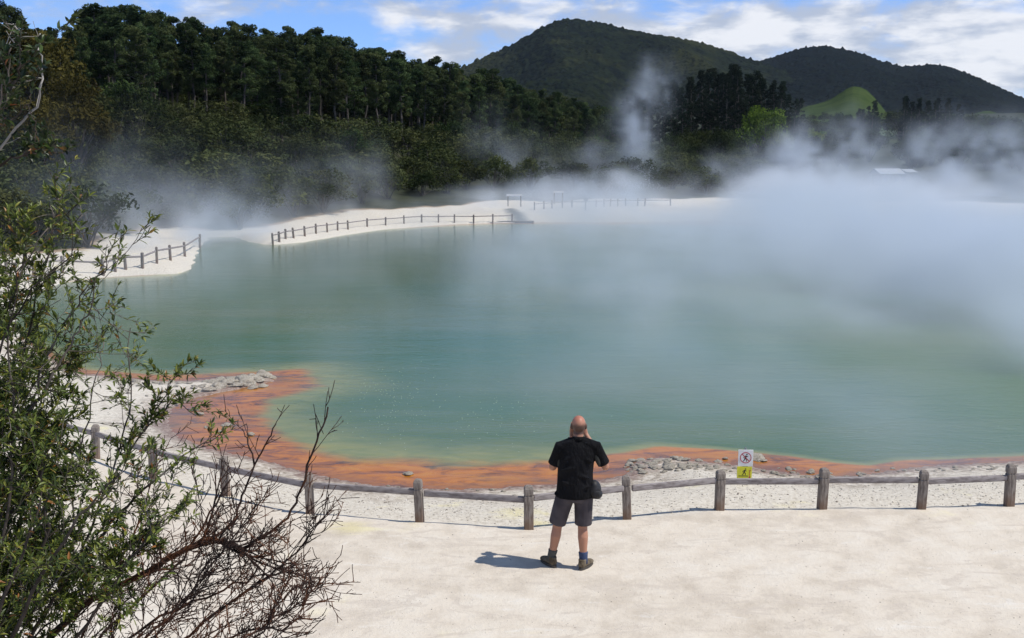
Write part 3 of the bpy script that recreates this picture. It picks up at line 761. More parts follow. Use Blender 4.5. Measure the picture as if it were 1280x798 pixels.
def post_mesh(h, w_):
    mb = MB(); cuts = [(-.25, 1), (h - .135, 1), (h - .13, .86), (h - .115, .86), (h - .11, 1), (h - .04, 1), (h - .012, .8), (h, .5)]
    n = 12
    for z_, k in cuts:
        for j in range(n):
            a = 2 * math.pi * j / n
            ex = .30
            cx_ = math.copysign(abs(math.cos(a)) ** ex, math.cos(a)); sy_ = math.copysign(abs(math.sin(a)) ** ex, math.sin(a))
            mb.v.append((cx_ * w_ / 2 * k * .93, sy_ * w_ / 2 * k * .93, z_))
    for i in range(len(cuts) - 1):
        for j in range(n):
            a = i * n + j; b = i * n + (j + 1) % n; mb.f.append((a, b, b + n, a + n))
    mb.f.append(tuple(range((len(cuts) - 1) * n, len(cuts) * n))); mb.f.append(tuple(reversed(range(n))))
    me = bpy.data.meshes.new('post'); me.from_pydata(mb.v, [], mb.f); me.update(); me.materials.append(m_post); return me
def rail_fence(name, pts, ph, pw, rh, rt, label, rail_on=True, zf=None):
    root = thing(name, pts[0], label, 'fence')
    pm = post_mesh(ph, pw); o0 = Vector(tuple(map(float, pts[0])))
    Z0 = [float(height(p[0], p[1], fine=True)[0]) if zf is None else zf(p) for p in pts]
    for i, p in enumerate(pts):
        o = bpy.data.objects.new('post', pm); col.objects.link(o); o.parent = root
        o.location = Vector((float(p[0]), float(p[1]), Z0[i])) - o0
        o.rotation_euler = (random.gauss(0, .03), random.gauss(0, .03), random.uniform(-.15, .15))
        o.scale = (random.uniform(.93, 1.07),) * 2 + (random.uniform(.97, 1.04),)
    if rail_on:
        for i in range(len(pts) - 1):
            a = Vector((float(pts[i][0]), float(pts[i][1]), Z0[i] + rh)) - o0; b = Vector((float(pts[i + 1][0]), float(pts[i + 1][1]), Z0[i + 1] + rh)) - o0
            dv = b - a; ln = dv.length - pw * .9
            mb = MB(); mb.box((0, 0, 0), (ln, rt * .62, rt))
            r_ = mb.build('rail', m_rail, root, False, rt * .2)
            r_.location = (a + b) / 2 + Vector((0, 0, random.uniform(-.012, .012)))
            r_.rotation_euler = (random.uniform(-.1, .1), -math.atan2(dv.z, math.hypot(dv.x, dv.y)), math.atan2(dv.y, dv.x))
    return root
rail_fence('wooden_rail_fence', FENCE, .58, .125, .42, .085, 'low weathered wooden post and rail fence curving along the near path behind the man')
def curve_pts(px, zf=0.15):
    return [G(a, b, zf) for a, b in px]
def hz(p): return float(height(p[0], p[1], fine=True)[0])
def on_ground(px):
    out = []
    for a, b in px:
        r_ = ray(a, b); d = np.arange(30, 190, .1); P_ = CAM[None] + r_[None] * (d / r_[1])[:, None]
        g0 = height(P_[:, 0], P_[:, 1]); ok = np.nonzero((g0 > WZ + .04) & (P_[:, 2] <= g0 + .12))[0]
        k = ok[0] if len(ok) else int(np.argmin(np.abs(P_[:, 2] - g0)))
        p = P_[k]; p[2] = g0[k]; out.append(p)
    return out
rail_fence('wooden_rail_fence', on_ground([(8, 343), (42, 341), (78, 339), (129, 340), (144, 337), (157, 334), (178, 333), (196, 325), (213, 322), (231, 318), (250, 312)]), .70, .12, .52, .08, 'grey post and rail fence on the small white terrace at left, near the bush')
rail_fence('wooden_rail_fence', on_ground([(341, 303), (349, 300), (357, 297), (367, 296), (381, 293), (395, 290), (409, 288), (422, 286), (435, 285), (459, 281.5), (482, 280), (505, 278), (527, 276.5), (548, 276.5), (568, 276.5), (592, 276.5), (616, 276), (640, 276)]), .62, .13, .46, .07, 'long low fence on the white terrace along the far shore')
rail_fence('wooden_rail_fence', on_ground([(668, 261), (680, 260), (690, 259), (703, 258.5), (715, 258), (732, 258), (745, 257.5), (755, 257), (763, 256.5), (772, 256.5), (782, 256), (797, 256), (806, 256), (838, 256)]), .68, .13, .5, .07, 'fence on the back rim of the far terrace, right of the dark channel')

# signs
m_white = principled('white_sign_paint', (.80, .80, .80), .45, .4, (.1, .002), lambda nt, co: (nt.mix(nt.rng(nt.noise(co, 9, 4), .4, .7), (.82, .82, .82), (.70, .70, .68)), None, None))
m_yellow = principled('yellow_sign_paint', (.72, .68, .03), .45, .4, (.1, .002), lambda nt, co: (nt.mix(nt.rng(nt.noise(co, 9, 4), .4, .7), (.74, .72, .03), (.62, .60, .05)), None, None))
m_red = principled('red_sign_paint', (.42, .03, .05), .5, .4, None, lambda nt, co: (nt.mix(nt.noise(co, 20, 2), (.40, .02, .05), (.48, .04, .06)), None, None))
m_blk = principled('black_sign_paint', (.02, .02, .02), .5, .4, None, lambda nt, co: (nt.mix(nt.noise(co, 20, 2), (.014, .014, .016), (.03, .03, .03)), None, None))
m_grey = principled('grey_metal', (.22, .22, .23), .5, .5, None, lambda nt, co: (nt.mix(nt.noise(co, 12, 3), (.18, .18, .19), (.28, .28, .29)), None, None))
sp_ = G(931, 605, 0.0); sp_[2] = hz(sp_)
K = 1 / 87.0 * (sp_[1] / 15.8)
sg = thing('warning_sign', (sp_[0], sp_[1], sp_[2]), 'warning sign behind the near fence, white prohibition panel above yellow panel', 'sign', None, -.05)
mb = MB(); mb.box((0, .03, .22), (.09, .035, .5)); mb.tube([(0, .03, .45), (0, .03, .56)], [(.05, .02), (.008, .008)], 4); mb.build('stake', m_grey, sg, False, .004)
def poly_plate(pts, y0, y1):
    mb = MB(); n = len(pts)
    mb.v = [(a, y0, b) for a, b in pts] + [(a, y1, b) for a, b in pts]
    mb.f = [tuple(range(n)), tuple(reversed(range(n, 2 * n)))] + [(i, n + i, n + (i + 1) % n, (i + 1) % n) for i in range(n)]
    return mb
Wp = .215
mb = MB(); mb.box((0, 0, .405), (Wp, .012, .245)); mb.v = [tuple(v) for v in mb.v]; pw_ = mb.build('white_panel', m_white, sg, False, .003)
mb = MB(); mb.box((-.012, -.004, .175), (Wp, .012, .20)); py_ = mb.build('yellow_panel', m_yellow, sg, False, .003)
mb = MB(); n = 28; rr, rw = .083, .011
for j in range(n):
    a = 2 * math.pi * j / n
    for q_ in (rr - rw, rr): mb.v += [(q_ * math.cos(a), -.0085, .41 + q_ * math.sin(a)), (q_ * math.cos(a), -.006, .41 + q_ * math.sin(a))]
for j in range(n):
    a = j * 4; b = ((j + 1) % n) * 4
    mb.f += [(a, b, b + 2, a + 2), (a + 2, b + 2, b + 3, a + 3), (a + 1, a, b, b + 1)]
c45 = .70710
b0 = len(mb.v)
sl = [(-.075 * c45 - .004, .41 + .075 * c45 - .004), (-.075 * c45 + .004, .41 + .075 * c45 + .004), (.075 * c45 + .004, .41 - .075 * c45 + .004), (.075 * c45 - .004, .41 - .075 * c45 - .004)]
mb.v += [(a, -.0105, b) for a, b in sl]; mb.f.append((b0, b0 + 1, b0 + 2, b0 + 3))
mb.build('prohibition_ring', m_red, pw_)
def figure(cx_, cz_, s, y_):
    mb = MB()
    def seg(a, b, w0, w1):
        a = Vector((a[0], 0, a[1])); b = Vector((b[0], 0, b[1])); d = (b - a).normalized(); n_ = Vector((-d.z, 0, d.x))
        i = len(mb.v)
        for p_, w_ in ((a, w0), (b, w1)):
            for sg_ in (1, -1):
                v = p_ + n_ * w_ * sg_; mb.v.append((cx_ + v.x * s, y_, cz_ + v.z * s))
        mb.f.append((i, i + 1, i + 3, i + 2))
    seg((-.1, 0), (.12, .45), .12, .16); seg((-.1, 0), (.22, -.25), .09, .07); seg((.22, -.25), (.12, -.6), .07, .06)
    seg((-.1, 0), (-.22, -.32), .09, .07); seg((-.22, -.32), (-.45, -.58), .07, .06)
    seg((.12, .4), (.42, .22), .07, .05); seg((.12, .42), (-.25, .28), .07, .05); seg((-.25, .28), (-.38, .05), .05, .045)
    i = len(mb.v)
    for j in range(10):
        a = j * .6283; mb.v.append((cx_ + (.2 + .13 * math.cos(a)) * s, y_, cz_ + (.66 + .13 * math.sin(a)) * s))
    mb.f.append(tuple(range(i, i + 10)))
    return mb
figure(0, .402, .085, -.0075).build('walking_figure', m_blk, pw_)
mb = figure(-.012, .192, .075, -.0125)
mb.box((-.03, -.012, .136), (.135, .003, .010))
mb.build('falling_figure', m_blk, py_)
mb = MB(); mb.box((.062, -.012, .17), (.007, .003, .085)); mb.tube([(.062, -.0135, .118), (.062, -.0105, .118)], [.012, .012], 10); mb.box((.068, -.012, .222), (.03, .003, .006)); mb.build('thermometer_mark', m_red, py_)

def small_board(px, py, wpx, hpx, zp, lab, mat, name='information_board', legs=2):
    p = on_ground([(px, py)])[0]; k = p[1] / F
    W_, H_ = wpx * k, hpx * k
    t = thing(name, p, lab, 'sign')
    mb = MB(); mb.box((0, 0, zp), (W_, .05, H_)); mb.build('panel', mat, t)
    for s_ in ([-1, 1] if legs == 2 else [0]):
        mb = MB(); mb.box((s_ * W_ * .4, .06, (zp) / 2), (.09, .06, zp + .1)); mb.build('post', m_post, t)
small_board(732, 262, 5, 4, .95, 'small dark sign on a single post on the far terrace', m_grey, 'small_sign', 1)
small_board(643, 257, 20, 2.5, 1.0, 'long pale board on posts at the back of the far terrace, above the dark channel', m_white)
small_board(698, 254, 13, 2.2, 1.1, 'short pale board on posts behind the back rim fence', m_white)
small_board(795, 235, 20, 2.5, 1.3, 'pale board standing in the scrub beyond the far terrace', m_white)
# small jetty-like platform on the far shore
p = on_ground([(644, 280)])[0]
jt = thing('wooden_walkway', (p[0], p[1], WZ + .1), 'low brown wooden walkway edge at the far waterline', 'walkway')
mb = MB(); mb.box((0, .6, .0), (3.0, 1.4, .07)); mb.build('deck', m_post, jt, False, .01)
for sx in (-1.4, 0, 1.4):
    mb = MB(); mb.box((sx, 0, -.20), (.12, .12, .36)); mb.build('pile', m_post, jt)
# ------------------------------------------------------------------ rocks
m_rock = principled('pale_sinter_rock', (.4, .37, .33), .9, .2, (.9, .02), lambda nt, co: (nt.ramp(nt.noise(co, 4.5, 7, .65), [(.3, (.13, .10, .075)), (.48, (.34, .30, .235)), (.68, (.55, .51, .44))]), nt.noise(co, 9, 6, .65), None))
rock_me = []
for k in range(8):
    bm = bmesh.new(); bmesh.ops.create_icosphere(bm, subdivisions=3, radius=1)
    from mathutils import noise as mn
    for v in bm.verts:
        n_ = mn.fractal(v.co * 1.3 + Vector((k * 7, 0, 0)), .8, 2.1, 5) * .38 + mn.noise(v.co * .8 + Vector((0, k * 5, 0))) * .35
        v.co *= 1 + n_
        v.co.z = max(v.co.z, -.25) * (.42 + .05 * k % .3)
        v.co.z = round(v.co.z * 7) / 7 * .5 + v.co.z * .5
    me = bpy.data.meshes.new('rock'); bm.to_mesh(me); bm.free(); me.materials.append(m_rock); rock_me.append(me)
    me.polygons.foreach_set('use_smooth', np.ones(len(me.polygons), bool))
def rock(px, py, wpx, lab, grp=None, flat=1.0, zoff=0.0):
    p = G(px, py, WZ + .03); z_ = max(hz(p), WZ) ; s = wpx / 2 * p[1] / F
    o = link('rock', random.choice(rock_me)); o.location = (p[0], p[1], z_ + s * .12 + zoff)
    o.rotation_euler = (random.uniform(-.2, .2), random.uniform(-.2, .2), random.uniform(0, 6.28)); o.scale = (s, s * random.uniform(.7, 1.1), s * random.uniform(.6, 1.0) * flat)
    return tag(o, lab, 'rock', grp)
lab1 = 'pale crusted rock in the flat heap on the spit at left of the orange bay'
for (px, py, w_) in [(330, 471, 24), (318, 474, 22), (304, 477, 24), (292, 475, 20), (284, 481, 24), (272, 485, 22), (262, 489, 18), (296, 483, 20), (310, 480, 22), (324, 477, 18), (328, 482, 14), (316, 484, 14),
                     (276, 479, 20), (266, 481, 16), (258, 479, 12), (252, 486, 12), (226, 482, 12), (214, 480, 12), (204, 483, 14), (236, 484, 10), (243, 488, 10), (220, 488, 9), (196, 480, 12), (306, 472, 14), (341, 471, 12), (183, 482, 12), (170, 480, 14)]:
    rock(px, py, w_, lab1, 'rocks on the spit at left', .8)
for k in range(24):
    rock(random.uniform(150, 262), random.uniform(482, 512), random.uniform(3, 8), 'small pale stone scattered on the mauve mud between spit and bush', 'small stones on the mauve mud')
for (px, py, w_, lab) in [(251, 516, 11, 'small rounded pale rock in the orange shallows, nearest the spit'), (283, 530, 13, 'flat pale rock in the orange shallows left of the dead twigs'), (260, 533, 10, 'dull pale stone in the mud left of the flat rock'),
                          (275, 538, 7, 'tiny pale stone just below the flat rock in the orange bay'), (313, 542, 10, 'pale rock at the orange edge behind the dead twigs'), (511, 591, 13, 'pale rock standing alone in the orange shallows above the third visible fence post'),
                          (945, 572, 26, 'large pale flat rock just right of the warning sign in the orange rim'), (953, 574, 12, 'dark-sided rock attached to the right end of the large flat rock'), (936, 574, 12, 'pale rock between the warning sign and the large flat rock'),
                          (907, 572, 9, 'small pale rock in the orange rim left of the warning sign'), (616, 612, 9, 'white stone on the dark gravel left of the man')]:
    rock(px, py, w_, lab, None, .9)
lab2 = 'broken pale crust piece in the heap right of the man'
for k in range(80):
    t = random.random(); px = 785 + 112 * t + random.gauss(0, 7); py = 570 + random.random() * 22 + 4 * t
    rock(px, py, random.uniform(4, 13), lab2, 'broken crust heap right of the man', .9)
for k in range(62):
    px = random.uniform(885, 1085); rock(px, 581 + (px - 885) * .055 + random.uniform(-3, 12), random.uniform(3, 10), 'pale rubble stone along the shore behind the warning sign', 'rubble along the shore behind the sign')
for k in range(26):
    px = random.uniform(1085, 1300); rock(px, 584 + random.uniform(-3, 9), random.uniform(3, 8), 'small pale stone at the waterline near the right edge', 'stones at the right waterline')
for k in range(34):
    px = random.uniform(400, 690); rock(px, np.interp(px, [400, 540, 610, 690], [603, 617, 617, 612]) + random.uniform(-5, 8), random.uniform(2.5, 6), 'small stone on the dark gravel strip left of the man', 'stones on the dark gravel strip')
# uncountable grit
def grit(n, fn, smin, smax, name, lab, mat):
    g = np.random.default_rng(3); oct_ = np.array([(1, 0, 0), (0, 1, 0), (-1, 0, 0), (0, -1, 0), (0, 0, .7), (0, 0, -.5)])
    fo = np.array([(0, 1, 4), (1, 2, 4), (2, 3, 4), (3, 0, 4), (1, 0, 5), (2, 1, 5), (3, 2, 5), (0, 3, 5)])
    px, py = fn(g, n); P_ = np.array([G(a, b, 0.0) for a, b in zip(px, py)])
    sdx = poly_sdf(P_[:, 0], P_[:, 1], POOL); P_ = P_[sdx > .1]
    P_[:, 2] = height(P_[:, 0], P_[:, 1]) + .035 * (-poly_sdf(P_[:, 0], P_[:, 1], SITE) > 0)
    s = smin + (smax - smin) * g.random(len(P_)) ** 4
    a = g.random(len(P_)) * 6.28; ca, sa = np.cos(a), np.sin(a)
    jit = g.uniform(.6, 1.3, (len(P_), 6, 1))
    o_ = oct_[None] * jit * s[:, None, None]
    V = np.stack([o_[..., 0] * ca[:, None] - o_[..., 1] * sa[:, None], o_[..., 0] * sa[:, None] + o_[..., 1] * ca[:, None], o_[..., 2]], -1) + P_[:, None, :]
    Fc = (fo[None] + (np.arange(len(P_)) * 6)[:, None, None]).reshape(-1, 3)
    me = mesh_np(name, V.reshape(-1, 3), Fc); tag(link(name, me, mat), lab, 'gravel', None, 'stuff')
m_grit = principled('grit', (.4, .37, .33), .95, .1, None, lambda nt, co: (nt.ramp(nt.noise(co, 7, 2), [(.34, (.22, .19, .16)), (.5, (.48, .43, .37)), (.62, (.68, .63, .56))]), None, None))
def gfn(g, n):
    px = g.uniform(-20, 1300, n); fy = np.interp(px, [a for a, b in fence_px], [b for a, b in fence_px])
    top = np.interp(px, [0, 200, 260, 400, 540, 690, 790, 900, 1060, 1300], [490, 500, 565, 598, 615, 610, 585, 576, 592, 580])
    return px, top + (fy - top) * g.random(n)
grit(9500, gfn, .005, .022, 'gravel', 'loose grey-white gravel between the fence and the water', m_grit)
grit(2200, lambda g, n: (g.uniform(150, 1300, n), g.uniform(640, 800, n)), .003, .010, 'gravel', 'thinly scattered grit on the cream path around the man', m_grit)

# bubbles rising in the pool
m_bub = principled('bubbles', (.7, .75, .7), .2, .6, None, lambda nt, co: (nt.mix(nt.noise(co, 5, 2), (.3, .42, .3), (.6, .66, .55)), None, None))
g = np.random.default_rng(9); nb = 420
bx_ = np.concatenate([g.normal(485, 30, nb // 2), g.normal(620, 40, nb // 4), g.uniform(380, 1250, nb // 4)]); by_ = np.concatenate([g.normal(500, 24, nb // 2), g.normal(520, 20, nb // 4), g.uniform(380, 555, nb // 4)])
P_ = np.array([G(a, min(b, 565), WZ) for a, b in zip(bx_, by_)])
ss = g.uniform(.004, .012, len(P_)); oct_ = np.array([(1, 0, 0), (0, 1, 0), (-1, 0, 0), (0, -1, 0), (0, 0, .6)])
V = (P_[:, None, :] + oct_[None] * ss[:, None, None]).reshape(-1, 3); V[:, 2] += .002
Fc = (np.array([(0, 1, 4), (1, 2, 4), (2, 3, 4), (3, 0, 4)])[None] + (np.arange(len(P_)) * 5)[:, None, None]).reshape(-1, 3)
tag(link('bubbles', mesh_np('bubbles', V, Fc), m_bub), 'fine bubbles breaking the green water in front of the fence', 'bubbles', None, 'stuff')

# ------------------------------------------------------------------ the man
def remeshed(name, mb, mat, parent, voxel, smooth=6, fac=.5):
    me = bpy.data.meshes.new(name); me.from_pydata(mb.v, [], mb.f); me.update()
    o = bpy.data.objects.new(name, me); col.objects.link(o)
    r_ = o.modifiers.new('r', 'REMESH'); r_.mode = 'VOXEL'; r_.voxel_size = voxel
    s_ = o.modifiers.new('s', 'SMOOTH'); s_.iterations = smooth; s_.factor = fac
    bpy.context.view_layer.update()
    dg = bpy.context.evaluated_depsgraph_get()
    m2 = bpy.data.meshes.new_from_object(o.evaluated_get(dg)); m2.name = name
    bpy.data.objects.remove(o); bpy.data.meshes.remove(me)
    m2.polygons.foreach_set('use_smooth', np.ones(len(m2.polygons), bool))
    m2.materials.clear()
    return link(name, m2, mat, parent)
m_skin = principled('skin', (.4, .2, .12), .5, .4, (.3, .004), lambda nt, co: (
    nt.mix(nt.mul(nt.rng(nt.xyz(co)[2], 1.70, 1.77), .8), nt.mix(nt.mul(nt.mul(nt.rng(nt.add(nt.xyz(co)[2], nt.mul(nt.noise(co, 40, 3), .03)), 1.68, 1.735, 1, 0), nt.rng(nt.xyz(co)[2], 1.56, 1.585)), nt.rng(nt.xyz(co)[1], .06, .085, .9, 0)), nt.mix(nt.noise(co, 9, 4), (.36, .175, .11), (.45, .225, .145)), (.05, .028, .022)), (.44, .165, .11)), nt.noise(co, 60, 3), None))
m_shirt = principled('black_polo_cloth', (.012, .012, .014), .85, .15, (1.0, .06), lambda nt, co: (nt.mix(nt.rng(nt.noise(co, 5, 4), .4, .7), (.004, .004, .005), (.008, .008, .010)), nt.noise(nt.mapping(co, (1, 1, .5)), 9, 5, .6), None))
m_panel = principled('charcoal_panel_cloth', (.035, .035, .03), .85, .15, (.4, .01), lambda nt, co: (nt.mix(nt.noise(co, 15, 3), (.03, .03, .026), (.045, .045, .04)), nt.noise(co, 30, 3), None))
m_short = principled('grey_shorts_cloth', (.06, .052, .058), .85, .2, (.6, .02), lambda nt, co: (nt.mix(nt.rng(nt.noise(co, 6, 4), .35, .7), (.046, .040, .046), (.078, .068, .075)), nt.noise(nt.mapping(co, (1, 1, .35)), 14, 5, .6), None))
m_sockg = principled('grey_sock', (.09, .09, .085), .9, .1, (.4, .004), lambda nt, co: (nt.mix(nt.noise(co, 40, 2), (.07, .07, .065), (.12, .12, .11)), nt.noise(nt.mapping(co, (1, 1, 6)), 30, 2), None))
m_sockb = principled('blue_sock', (.05, .07, .14), .9, .1, (.4, .004), lambda nt, co: (nt.mix(nt.noise(co, 40, 2), (.035, .05, .10), (.07, .095, .18)), nt.noise(nt.mapping(co, (1, 1, 6)), 30, 2), None))
m_shoe = principled('olive_suede', (.13, .10, .065), .9, .2, (.6, .01), lambda nt, co: (nt.mix(nt.rng(nt.noise(co, 14, 5), .35, .65), (.085, .065, .042), (.19, .155, .11)), nt.noise(co, 40, 4), None))
m_sole = principled('shoe_sole', (.07, .06, .05), .8, .3, (.4, .005), lambda nt, co: (nt.mix(nt.noise(co, 20, 3), (.05, .042, .035), (.10, .09, .08)), nt.noise(co, 40, 2), None))
m_hair = principled('short_grey_hair', (.10, .075, .06), .9, .2, (.8, .006), lambda nt, co: (nt.mix(nt.noise(co, 60, 4), (.15, .085, .06), (.27, .15, .105)), nt.noise(co, 120, 3), None))
m_bag = principled('black_nylon', (.012, .012, .013), .6, .4, (.5, .01), lambda nt, co: (nt.mix(nt.noise(co, 10, 3), (.008, .008, .009), (.022, .022, .024)), nt.noise(co, 20, 4), None))

mp = G(718, 709, 0.035); mz = float(height(mp[0], mp[1])[0]) + .035
man = thing('person', (mp[0], mp[1], mz), 'balding man in black polo and grey shorts seen from behind, photographing the pool', 'person')
LA, RA = Vector((-.265, .03, .085)), Vector((.10, -.06, .085))
LK, RK = Vector((-.195, .03, .50)), Vector((.09, .0, .50))
LH, RH = Vector((-.105, 0, .90)), Vector((.10, 0, .90))
b = MB()
def lerp3(a, c, t): return a.lerp(c, t)
for (A, Kn, Hp) in ((LA, LK, LH), (RA, RK, RH)):
    b.tube([A + Vector((0, 0, -.03)), A + Vector((0, 0, .04)), lerp3(A, Kn, .35) + Vector((0, -.008, 0)), lerp3(A, Kn, .68) + Vector((0, -.018, 0)), lerp3(A, Kn, .9), Kn, lerp3(Kn, Hp, .3), lerp3(Kn, Hp, .7), Hp],
           [.036, .038, .047, .060, .056, .058, .068, .083, .092], 14)
    b.ellipsoid(A + Vector((0, .05, -.035)), (.04, .10, .035))
b.tube([(0, 0, .86), (0, 0, .95), (0, .0, 1.1), (.01, .0, 1.25), (.02, .0, 1.38), (.028, .0, 1.45), (.03, .005, 1.50)], [(.15, .11), (.17, .125), (.165, .125), (.175, .125), (.19, .115), (.17, .09), (.07, .06)], 20)
b.tube([(.03, .0, 1.46), (.032, .012, 1.52), (.035, .03, 1.60)], [.066, .06, .058], 14)
HC = Vector((.037, .035, 1.665))
b.ellipsoid(HC + Vector((0, .0, .016)), (.080, .099, .099), 20, 14)
b.ellipsoid(HC + Vector((0, .035, -.05)), (.056, .062, .062), 16, 10)         # jaw
b.ellipsoid(HC + Vector((0, .105, -.012)), (.014, .02, .026), 10, 8)          # nose
b.ellipsoid(HC + Vector((0, .088, .022)), (.05, .014, .012), 10, 8)           # brow
b.ellipsoid(HC + Vector((0, .088, -.052)), (.026, .012, .01), 10, 8)          # lips
for s_ in (-1, 1): b.ellipsoid(HC + Vector((s_ * .080, -.004, -.01)), (.016, .023, .036), 10, 8, Matrix.Rotation(s_ * .45, 3, 'Z'))
SL, SR = Vector((-.165, 0, 1.425)), Vector((.225, 0, 1.425))
EL, ER = Vector((-.255, .05, 1.175)), Vector((.345, .03, 1.185))
WL, WR = Vector((-.03, .22, 1.475)), Vector((.135, .20, 1.515))
cam_c = HC + Vector((0, .175, -.03))
for (S, E, W_, s_) in ((SL, EL, WL, -1), (SR, ER, WR, 1)):
    b.tube([S, lerp3(S, E, .4), lerp3(S, E, .8), E], [.062, .054, .046, .044], 12)
    b.ellipsoid(E, (.045, .045, .045), 12, 8)
    b.tube([E, lerp3(E, W_, .3), lerp3(E, W_, .7), W_], [.044, .046, .034, .027], 12)
    gp = cam_c + Vector((s_ * .046, .0, -.015))       # grip point at side of camera
    pd = (gp - W_); pm = W_ + pd * .5
    b.tube([W_, pm, gp + Vector((s_ * .012, -.03, 0))], [(.027, .02), (.040, .017), (.036, .015)], 12)
    for k in range(4):
        base = gp + Vector((s_ * .016, -.022 + .002 * k, .030 - .021 * k)); ln = [.9, 1.0, .95, .75][k]
        p1 = base + Vector((s_ * .012, .030 * ln, .004)); p2 = p1 + Vector((-s_ * .010, .024 * ln, 0)); p3 = p2 + Vector((-s_ * .022, .012 * ln, 0))
        b.tube([base, p1, p2, p3], [.0105, .0098, .009, .008], 8)
    tb = gp + Vector((s_ * .004, -.035, -.02)); b.tube([tb, tb + Vector((-s_ * .022, -.005, -.006)), tb + Vector((-s_ * .045, .004, .0))], [.0125, .011, .009], 8)
body = remeshed('body', b, m_skin, man, .0065, 4, .5)

# eyes
eb = MB()
for s_ in (-1, 1): eb.ellipsoid(HC + Vector((s_ * .032, .088, .005)), (.012, .010, .008), 10, 8)
eb.build('eyes', m_blk, man, True)
# shirt
b = MB()
b.tube([(-.0, -.005, .845), (-.0, -.005, .90), (0, -.005, 1.0), (0, 0, 1.12), (.01, 0, 1.26), (.022, 0, 1.37), (.03, 0, 1.44), (.032, .0, 1.49)],
       [(.222, .168), (.218, .165), (.208, .160), (.203, .155), (.205, .148), (.215, .138), (.205, .118), (.11, .085)], 28)
for s_ in (-1, 1): b.tube([(.032, 0, 1.50), (.032 + s_ * .10, -.005, 1.468), (.032 + s_ * .19, 0, 1.425)], [(.07, .06), (.082, .06), (.075, .068)], 16)
b.tube([(.032, .0, 1.47), (.033, .006, 1.525)], [(.078, .072), (.073, .070)], 20)
for (S, E) in ((SL, EL), (SR, ER)):
    d_ = (E - S); b.ellipsoid(S + Vector((0, 0, -.005)), (.078, .078, .07), 14, 10)
    b.tube([S - d_ * .1, S + d_ * .45, S + d_ * .86], [.076, .073, .074], 16)
# creases / hem pull on the left side
b.ellipsoid((-.20, -.02, .87), (.045, .06, .025), 12, 8, Matrix.Rotation(.5, 3, 'Y'))
for (zz, xx, a_) in ((1.02, -.06, .35), (.97, .07, -.3), (1.12, .05, .25), (1.2, -.08, -.2), (1.32, .1, .5), (1.34, -.05, -.5)):
    b.ellipsoid((xx, -.142 if zz < 1.25 else -.120, zz), (.12, .018, .020), 12, 8, Matrix.Rotation(a_, 3, 'Y'))
shirt = remeshed('polo_shirt', b, m_shirt, man, .009, 4, .5)
cb = MB(); cb.tube([(.033, -.004, 1.50), (.034, .004, 1.545)], [(.082, .078), (.070, .068)], 22, False); co_ = cb.build('collar', m_shirt, shirt, True)
sm = co_.modifiers.new('sol', 'SOLIDIFY'); sm.thickness = .006
for (S, E, s_) in ((SL, EL, -1), (SR, ER, 1)):
    d_ = (E - S).normalized(); pb = MB()
    c0 = S.lerp(E, .32); c1 = S.lerp(E, .82)
    off = Vector((-s_ * .045, -.062, 0))
    pb.ellipsoid(c0.lerp(c1, .5) + off, (.028, .018, .085), 12, 8, Matrix.Rotation(-s_ * .3, 3, 'Y')); pb.build('side_panel', m_panel, shirt, True)
# shorts
b = MB()
b.tube([(0, 0, .80), (0, 0, .88), (0, 0, 1.0)], [(.195, .135), (.205, .15), (.195, .145)], 24)
for (Kn, Hp, s_) in ((LK, LH, -1), (RK, RH, 1)):
    lo = Kn.lerp(Hp, .03) + Vector((s_ * .008, 0, 0)); b.tube([lo, Kn.lerp(Hp, .4) + Vector((s_ * .004, 0, 0)), Hp + Vector((0, 0, -.03))], [(.100, .106), (.104, .112), (.112, .13)], 20)
remeshed('shorts', b, m_short, man, .009, 4, .5)
# socks, shoes
for (A, Kn, mt, ang) in ((LA, LK, m_sockg, .55), (RA, RK, m_sockb, -.55)):
    sb = MB(); sb.tube([A + Vector((0, 0, -.02)), A + Vector((0, 0, .03)), A.lerp(Kn, .2), A.lerp(Kn, .255), A.lerp(Kn, .27)], [.050, .048, .052, .055, .050], 16); sb.build('sock', mt, man, True)
    Mz = Matrix.Rotation(ang, 4, 'Z'); T = Matrix.Translation(Vector((A.x, A.y, 0))) @ Mz
    sh = MB()
    sh.tube([(0, -.075, .055), (0, -.055, .06), (0, 0, .062), (0, .07, .052), (0, .14, .043), (0, .185, .036), (0, .205, .032)], [(.030, .040), (.040, .050), (.043, .052), (.049, .042), (.050, .034), (.040, .026), (.02, .016)], 16)
    sh.tube([(0, -.02, .05), (0, -.02, .10), (0, -.024, .125)], [(.046, .058), (.045, .058), (.047, .057)], 16)
    sh.v = [tuple(T @ Vector(v)) for v in sh.v]; so_ = remeshed('shoe', sh, m_shoe, man, .007, 3, .5)
    sl_ = MB(); n_ = 24; out_ = []
    for k in range(n_):
        a = 2 * math.pi * k / n_; yy = .06 + .148 * math.sin(a); xx = (.050 if yy > .02 else .044) * math.copysign(abs(math.cos(a)) ** .75, math.cos(a)); out_.append((xx, yy))
    sl_.v = [(a, c, 0.0) for a, c in out_] + [(a * 1.03, c, .028) for a, c in out_]
    sl_.f = [tuple(reversed(range(n_))), tuple(range(n_, 2 * n_))] + [(k, (k + 1) % n_, n_ + (k + 1) % n_, n_ + k) for k in range(n_)]
    sl_.v = [tuple(T @ Vector(v)) for v in sl_.v]; sl_.build('sole', m_sole, so_)
    lc = MB(); 
    for k in range(4): lc.tube([(-.03, .03 + k * .022, .098 - k * .008), (0, .03 + k * .022, .108 - k * .009), (.03, .03 + k * .022, .098 - k * .008)], .0035, 6)
    lc.v = [tuple(T @ Vector(v)) for v in lc.v]; lc.build('lace', m_sockg, so_, True)
